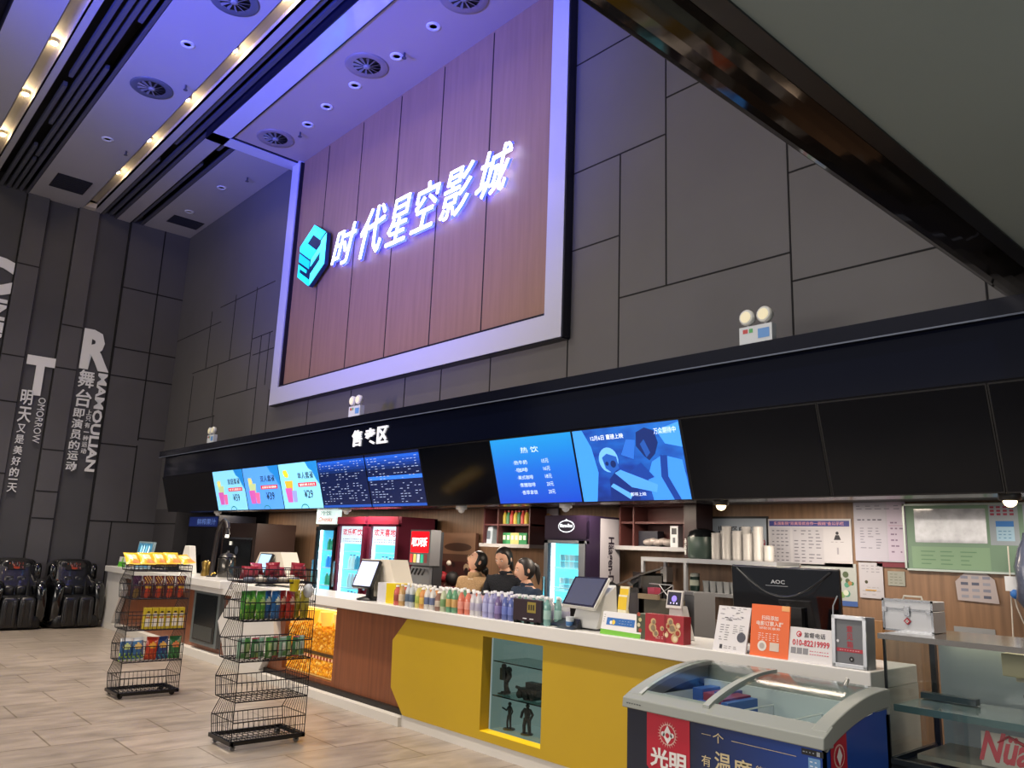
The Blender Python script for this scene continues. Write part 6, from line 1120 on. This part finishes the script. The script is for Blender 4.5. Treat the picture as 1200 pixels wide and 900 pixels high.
m = MB(); m.box(gx0+.45, gx1, gy1-.12, gy1-.03, 1.05, 1.07, mat('#b8b098', .4)); m.box(gx0+.4, gx1, gy1-.03, gy1, 1.12, 1.2, mat('#cfc8ae', .4, emit=.2)); m.box(gx0+.62, gx1, gy1-.02, gy1, .66, 1.1, mat('#b0a68c', .5, emit=.25)); m.box(gx0+.5, gx1, gy1-.2, gy1-.1, .985, 1.0, mat('#4a4844', .4)); m.build('rear_ledge', t)  # ledge and rear panel glow faintly in place of interior light
m = MB(); m.box(gx0+.1, gx1, gy1-.1, gy1-.07, 1.205, 1.225, mat('#fff0c8', .4, emit=4)); m.build('added_light_strip', t)  # glowing strip added to brighten the showcase interior
m = MB(); m.box(gx0+.05, gx0+.46, gy1-.03, gy1-.01, .66, 1.2, mat('#8c9698', .2, coat=.4, emit=.15)); m.build('sliding_door', t)  # faint door glow also stands in for interior light
m = MB(); m.box(gx0+.1, gx1, gy0+.1, gy1-.1, .665, .69, mat('#a8a698', .3)); m.build('floor_tray', t)
m = MB(); m.box(gx0+.03, gx0+.3, gy1-.26, gy1-.2, .92, .95, mat('#2c4450', .3)); tag(m.build('dark_tray'), 'small dark tray on the glass shelf of the showcase', 'tray')
x0, x1 = at(1173, 770, y=4.72).x, at(1200, 770, y=4.72).x+.05
m = MB(); m.box(x0, x1, 4.72, 4.8, 1.08, 1.19, mat('#d8cca4', .5)); tag(m.build('cream_box', bevel=.004), 'cream cardboard box inside the showcase near the right edge', 'box')
t2 = thing('script_sign', 'white sign with red flowing script in the lower showcase', 'sign', (-1.25, 4.42, .7)); p = at(1148, 860, y=4.40); p1_ = at(1215, 870, y=4.40)
fr_ = Fr((p.x, 4.40, .70), (1, 0, 0), (0, .12, 1)); w = p1_.x-p.x; m = MB(); m.fbox(fr_, 0, w, 0, .15, -.01, 0, mat('#c9c3b8', .4)); m.build('board', t2)
m = MB(); m.ftext(fr_, 'Nüa', -.01, w*.86, .02, .155, .002, mat('#b8283c', .4, emit=.1), bold=.03, shear=.35); m.tube([fr_.p(w*.3, .11, .004), fr_.p(w*.5, .145, .004), fr_.p(w*.75, .12, .004), fr_.p(w*.99, .13, .004)], [.003, .006, .008, .004], mat('#b8283c', .4)); m.build('script', t2)
x0, x1 = at(1011, 760, y=5.06).x, at(1036, 760, y=5.06).x
m = MB(); m.box(x0, x1, 5.05, 5.09, 0, 1.27, wood('#a87a4c')); m.build('wood_side_panel'); tag(bpy.data.objects['wood_side_panel'], 'light wood upright panel between the counter end and the glass showcase', 'panel')
# first aid case
ax0, ax1 = at(1035, 720, y=4.55).x, at(1093, 720, y=4.55).x
t = thing('first_aid_case', 'white aluminium first aid case with a red cross on the showcase', 'case', ((ax0+ax1)/2, 4.62, 1.262)); AW = mat('#c9ccd2', .35, metal=.2)
m = MB(); m.box(ax0, ax1, 4.55, 4.72, 1.264, 1.375, AW); m.build('lower_shell', t, bevel=.004); m = MB(); m.box(ax0, ax1, 4.55, 4.72, 1.378, 1.425, AW); m.build('lid', t, bevel=.004)
m = MB(); al = mat('#a4a8ae', .25, metal=.8); fr_ = front(0, 4.55)
for a in ((ax0-.003, ax1+.003, 1.418, 1.43), (ax0-.003, ax1+.003, 1.372, 1.38), (ax0-.003, ax1+.003, 1.262, 1.272), (ax0-.003, ax0+.008, 1.264, 1.43), (ax1-.008, ax1+.003, 1.264, 1.43)): m.fbox(fr_, *a, 0, .004, al)
m.build('edge_trim', t); xc = (ax0+ax1)/2; m = MB(); m.fbox(fr_, xc-.014, xc+.014, 1.345, 1.395, .003, .012, CHROME); m.build('latch', t)
for x in (ax0+.01, ax1-.02): m = MB(); m.fbox(fr_, x-.012, x+.012, 1.36, 1.385, .002, .008, CHROME); m.build('corner_clip', t)
m = MB(); fq = Fr((xc, 4.545, 1.318), (1, 0, 1), (-1, 0, 1)); m.fbox(fq, -.014, .014, -.014, .014, 0, .002, T_('#b02438')); fq2 = front(xc, 4.5425, 1.318); m.fquad(fq2, -.009, .009, -.003, .003, .001, WT); m.fquad(fq2, -.003, .003, -.009, .009, .001, WT); m.build('red_cross', t)
m = MB(); m.tube([(xc-.05, 4.63, 1.427), (xc-.045, 4.63, 1.445), (xc+.045, 4.63, 1.445), (xc+.05, 4.63, 1.427)], .006, mat('#c4c0b4', .3)); m.build('carry_handle', t)
# ================================================================== PEOPLE
def skin(name, nodes, edges, mt, parent, root=0, sub=2, extra=None):
    me = bpy.data.meshes.new(name); me.from_pydata([n[0] for n in nodes], edges, []); o = bpy.data.objects.new(name, me); col.objects.link(o)
    md = o.modifiers.new('skin', 'SKIN'); md.use_smooth_shade = True
    if not me.skin_vertices: bpy.context.view_layer.update()
    for i, n in enumerate(nodes):
        r = n[1] if isinstance(n[1], tuple) else (n[1], n[1]); me.skin_vertices[0].data[i].radius = r; me.skin_vertices[0].data[i].use_root = (i == root)
    s2 = o.modifiers.new('sub', 'SUBSURF'); s2.levels = sub; s2.render_levels = sub
    dg = bpy.context.evaluated_depsgraph_get(); nm = bpy.data.meshes.new_from_object(o.evaluated_get(dg)); bpy.data.objects.remove(o)
    m = MB(); m.add([v.co.copy() for v in nm.vertices], [tuple(p.vertices) for p in nm.polygons], mt, True)
    if extra: extra(m)
    return m.build(name, parent)
def person(name_lab, loc, rz, hgt, hyaw, hpitch, top, trous, hairc, style, arms, skinc='#d9a88c', glasses=False, inner=None):
    k_ = hgt/1.62; t = thing('person', name_lab, 'person', loc, rz, local=True); S = lambda *p: Vector(p)*k_; SK = mat(skinc, .5)
    sh = {s: S(s*.155, .0, 1.30) for s in (-1, 1)}; el = {s: S(*arms[0 if s < 0 else 1][0]) for s in (-1, 1)}; wr = {s: S(*arms[0 if s < 0 else 1][1]) for s in (-1, 1)}
    N = [(S(0, 0, .9), (.13*k_, .10*k_)), (S(0, 0, 1.03), (.115*k_, .085*k_)), (S(0, 0, 1.17), (.13*k_, .09*k_)), (S(0, .005, 1.29), (.10*k_, .07*k_)), (S(0, .005, 1.37), .05*k_), (S(0, -.01, 1.44), .047*k_)]; E = [(0, 1), (1, 2), (2, 3), (3, 4), (4, 5)]
    tn = [(a, tuple(q*1.18 for q in r) if isinstance(r, tuple) else r*1.35) for a, r in N[:5]]; te = [(0, 1), (1, 2), (2, 3), (3, 4)]; tn[4] = (S(0, .005, 1.355), .066*k_)
    ln = [(S(0, 0, .93), (.135*k_, .105*k_))]; le = []
    for s in (-1, 1):
        b = len(N); N += [(sh[s], .05*k_), (el[s], .038*k_), (wr[s], .024*k_)]; E += [(3, b), (b, b+1), (b+1, b+2)]
        d = (wr[s]-el[s]).normalized(); sd = d.cross(Vector((0, 0, 1)))
        sd = (sd if sd.length > .1 else Vector((1, 0, 0))).normalized(); pal = wr[s]+d*.055*k_; N.append((pal, (.034*k_, .018*k_))); E.append((b+2, b+3)); dn = Vector((0, 0, -.35))
        for q in range(4):
            o1 = pal+sd*(q-1.5)*.018*k_+d*.03*k_; ln_ = (.032, .038, .036, .028)[q]*k_; c = len(N); d2 = (d+dn).normalized(); N += [(o1, .0085*k_), (o1+d2*ln_, .008*k_), (o1+d2*ln_+(d2+dn).normalized()*ln_*.8, .007*k_)]; E += [(b+3, c), (c, c+1), (c+1, c+2)]
        c = len(N); o1 = wr[s]+d*.03*k_-sd*s*.03*k_; N += [(o1, .010*k_), (o1+(d-sd*s*.5).normalized()*.035*k_, .009*k_)]; E += [(b+3, c), (c, c+1)]
        b = len(tn); tn += [(sh[s], .068*k_), (el[s], .055*k_), (el[s]+(wr[s]-el[s])*.93, .042*k_)]; te += [(3, b), (b, b+1), (b+1, b+2)]
        b = len(N); J = [(S(s*.085, 0, .84), .085*k_), (S(s*.095, -.01, .47), .055*k_), (S(s*.095, .02, .09), .036*k_), (S(s*.1, -.06, .04), .036*k_), (S(s*.105, -.15, .03), .028*k_)]; N += J; E += [(0, b), (b, b+1), (b+1, b+2), (b+2, b+3), (b+3, b+4)]
        b = len(ln); ln += [(J[0][0], .1*k_), (J[1][0], .075*k_), (J[2][0], .058*k_)]; le += [(0, b), (b, b+1), (b+1, b+2)]
    HC = S(0, -.012, 1.515); Rm = Matrix.Rotation(hyaw, 3, 'Z') @ Matrix.Rotation(hpitch, 3, 'X'); piv = S(0, -.005, 1.43); HR = .094*k_
    def hd(p):
        """place a head-space point"""
        return piv+Rm @ (p*k_+HC-piv)
    def face(q):
        x, y, z = q.x, q.y, q.z; w = 1-.28*max(0, -z/.11)**1.5; x *= .82*w; y *= .98*(1-.12*max(0, -z/.11)); z *= 1.16
        if y < 0:
            y -= .024*math.exp(-((x/.012)**2+((z+.012)/.022)**2)); y += .008*sum(math.exp(-(((x-s*.032)/.016)**2+((z-.012)/.012)**2)) for s in (-1, 1)); y -= .008*math.exp(-((x/.022)**2+((z+.052)/.012)**2)); y -= .010*math.exp(-((x/.025)**2+((z+.09)/.02)**2))
        return Vector((x, y, z))
    def addhead(m):
        o0 = len(m.V); m.ball((0, 0, 0), .094, SK, 36, (1, 1, 1), face)
        for i in range(o0, len(m.V)): m.V[i] = hd(m.V[i])
        for s in (-1, 1):
            o0 = len(m.V); m.ball((s*.08, .01, -.005), .022, SK, 10, (.4, .8, 1.3))
            for i in range(o0, len(m.V)): m.V[i] = hd(m.V[i])
    skin('body', N, E, SK, t, extra=addhead)
    skin('jacket' if inner else 'sweater', tn, te, mat(top, .9, noise=.18, scale=60, bump=.4), t)
    skin('trousers', ln, le, mat(trous, .8), t)
    def hpart(name, f):
        m = MB(); f(m)
        for i in range(len(m.V)): m.V[i] = hd(m.V[i])
        m.build(name, t)
    for s in (-1, 1):
        hpart('eye', lambda m: (m.ball((s*.03, -.083, .014), .0095, mat('#e8e4e0', .3), 10, (1.2, .6, .6)), m.ball((s*.03, -.0885, .014), .005, mat('#1a1210', .2), 8, (1, .5, .9))))
        hpart('eyebrow', lambda m: m.tube([(s*.018, -.09, .034), (s*.032, -.089, .038), (s*.045, -.08, .034)], .0025, mat(hairc, .7)))
    hpart('mouth', lambda m: m.ball((0, -.094, -.052), .014, mat('#a8504c', .5), 10, (1, .35, .35)))
    HM = mat(hairc, .45, noise=.3, scale=40, stretch=(1, 1, .2))
    def hair(m):
        def f(q):
            x, y, z = q.x*.87, q.y*1.04+.012, q.z*1.15+.006
            if y < -.03 and z < .058: y = -.03+(y+.03)*.25; x *= .98
            if y < -.03: y = -.03+(y+.03)*.8
            if z < -.06: x *= .8; y = max(y, .0)
            return Vector((x, y, z))
        m.ball((0, 0, 0), .1, HM, 28, (1, 1, 1), f)
        if style == 'bun': m.ball((0, .12, -.05), .042, HM, 12); m.tube([(0, .1, -.03), (0, .15, -.07), (0, .17, -.11)], [.03, .025, .008], HM, 8)
        if style == 'tail': m.tube([(0, .1, .03), (0, .135, .0), (0, .14, -.08), (0, .13, -.17)], [.03, .035, .03, .008], HM, 8)
        if style == 'low': m.tube([(0, .085, -.03), (.01, .1, -.09), (.03, .08, -.16)], [.035, .028, .01], HM, 8)
    hpart('hair', hair)
    if glasses:
        def gl(m):
            for s in (-1, 1):
                pts = [(s*.031+.02*math.cos(a), -.1, .012+.016*math.sin(a)) for a in [2*PI*i/14 for i in range(15)]]; m.tube(pts, .0018, mat('#c9b08a', .3, metal=.6), 5); m.tube([(s*.05, -.1, .015), (s*.08, .0, .012)], .0018, mat('#c9b08a', .3, metal=.6), 5)
        hpart('glasses', gl)
    if inner:
        m = MB(); m.lathe([(.072*k_, 1.335*k_), (.078*k_, 1.36*k_), (.066*k_, 1.40*k_), (.058*k_, 1.395*k_)], (0, .005, 0), mat(top, .95, noise=.2, scale=50), 20); m.build('collar', t)
        m = MB(); m.fpoly(Fr((0, -.118*k_, 1.02*k_), (1, 0, 0), (0, .16, 1)), [(-.035, 0), (.035, 0), (.045, .2), (.03, .31), (-.03, .31), (-.045, .2)], 0, mat(inner, .7), -.03); m.build('shirt_front', t)
    else:
        m = MB(); m.lathe([(.066*k_, 1.345*k_), (.07*k_, 1.37*k_), (.056*k_, 1.39*k_)], (0, .005, 0), mat(top, .9), 18); m.build('neckband', t)
    return t
person('woman in tan fleece jacket and glasses looking upwards behind the bottles', (px_(557, 5.4), 5.4, 0), .25, 1.58, -.62, -.38, '#a98a64', '#2a2c34', '#17130f', 'bun', (((-.235, .02, 1.07), (-.17, -.13, .93)), ((.235, .02, 1.07), (.17, -.13, .93))), glasses=True, inner='#cfc2ac')
person('woman in black sweater looking down, middle of the three behind the bottles', (px_(593, 5.5), 5.5, 0), .4, 1.63, -.1, .42, '#15181f', '#1c1e26', '#1d1917', 'low', (((-.22, -.02, 1.08), (-.08, -.24, 1.04)), ((.22, -.02, 1.08), (.08, -.24, 1.02))))
person('woman in dark navy hooded top, in profile, right of the three', (px_(618, 5.24), 5.24, 0), -.1, 1.53, -.25, .2, '#1c2c40', '#20222a', '#2a2422', 'tail', (((-.215, -.04, 1.08), (-.1, -.24, 1.02)), ((.215, -.04, 1.08), (.06, -.25, 1.0))))
# ================================================================== LIGHT
lamp('AREA', (-7, -2.5, 7.6), 300, '#fff3e4', (10, 3), (.3, 0, 0))                      # unseen soft fill lamp, added overhead behind the visitor
def aim(o, target):
    d = Vector(target)-o.location; o.rotation_euler = d.to_track_quat('-Z', 'Y').to_euler()
o = lamp('SPOT', (-6, -4.5, 3.2), 8500, '#2038ff', .5, spot_size=1.0, spot_blend=1); aim(o, (-8.6, 4.6, 7.6))      # blue glow of the video wall across the hall
o = lamp('SPOT', (-2, -3.5, 3.0), 4200, '#2a50ff', .5, spot_size=.9, spot_blend=1); aim(o, (-8.5, 3.2, 7.9))
for x in (-14.5, -12, -9.5, -7, -4.6, -2.4): lamp('SPOT', (x, 2.4, 7.7), 950, '#fff0dc', .15, rot=(.12, 0, 0), spot_size=1.1, spot_blend=.9)
for x in (-13.5, -11.4, -9.3, -7.2, -5.1, -3.2, -1.4): lamp('AREA', (x, 5.85, 2.09), 24, '#ffecd6', (.9, .25), (0, 0, 0))
o = lamp('SPOT', (-7.5, -1, 2.6), 420, '#ffd9b8', .4, spot_size=1.3, spot_blend=1); aim(o, (-8.4, 5.4, 3.8))        # unseen spot added as a warm wash on the lower sign wall
lamp('AREA', (.6, 1.5, 3.25), 160, '#faf6ee', (1.5, 2.5), (0, -.55, 0))                    # downlight panel in the low soffit
lamp('AREA', (2.5, 1.0, .6), 90, '#f0f6f4', (2, 2), (PI, 0, 0))                            # added lamp standing in for floor bounce, brightens the low soffit
lamp('AREA', (-6, -4.5, 2.9), 300, '#fff4e8', (9, 1.6), (PI/2+.12, 0, 0))                   # unseen low lamp, added so the wall is brighter towards its foot
w = bpy.data.worlds.new('hall_air'); sc.world = w; w.use_nodes = True
w.node_tree.nodes['Background'].inputs[0].default_value = (.38, .38, .40, 1); w.node_tree.nodes['Background'].inputs[1].default_value = .6
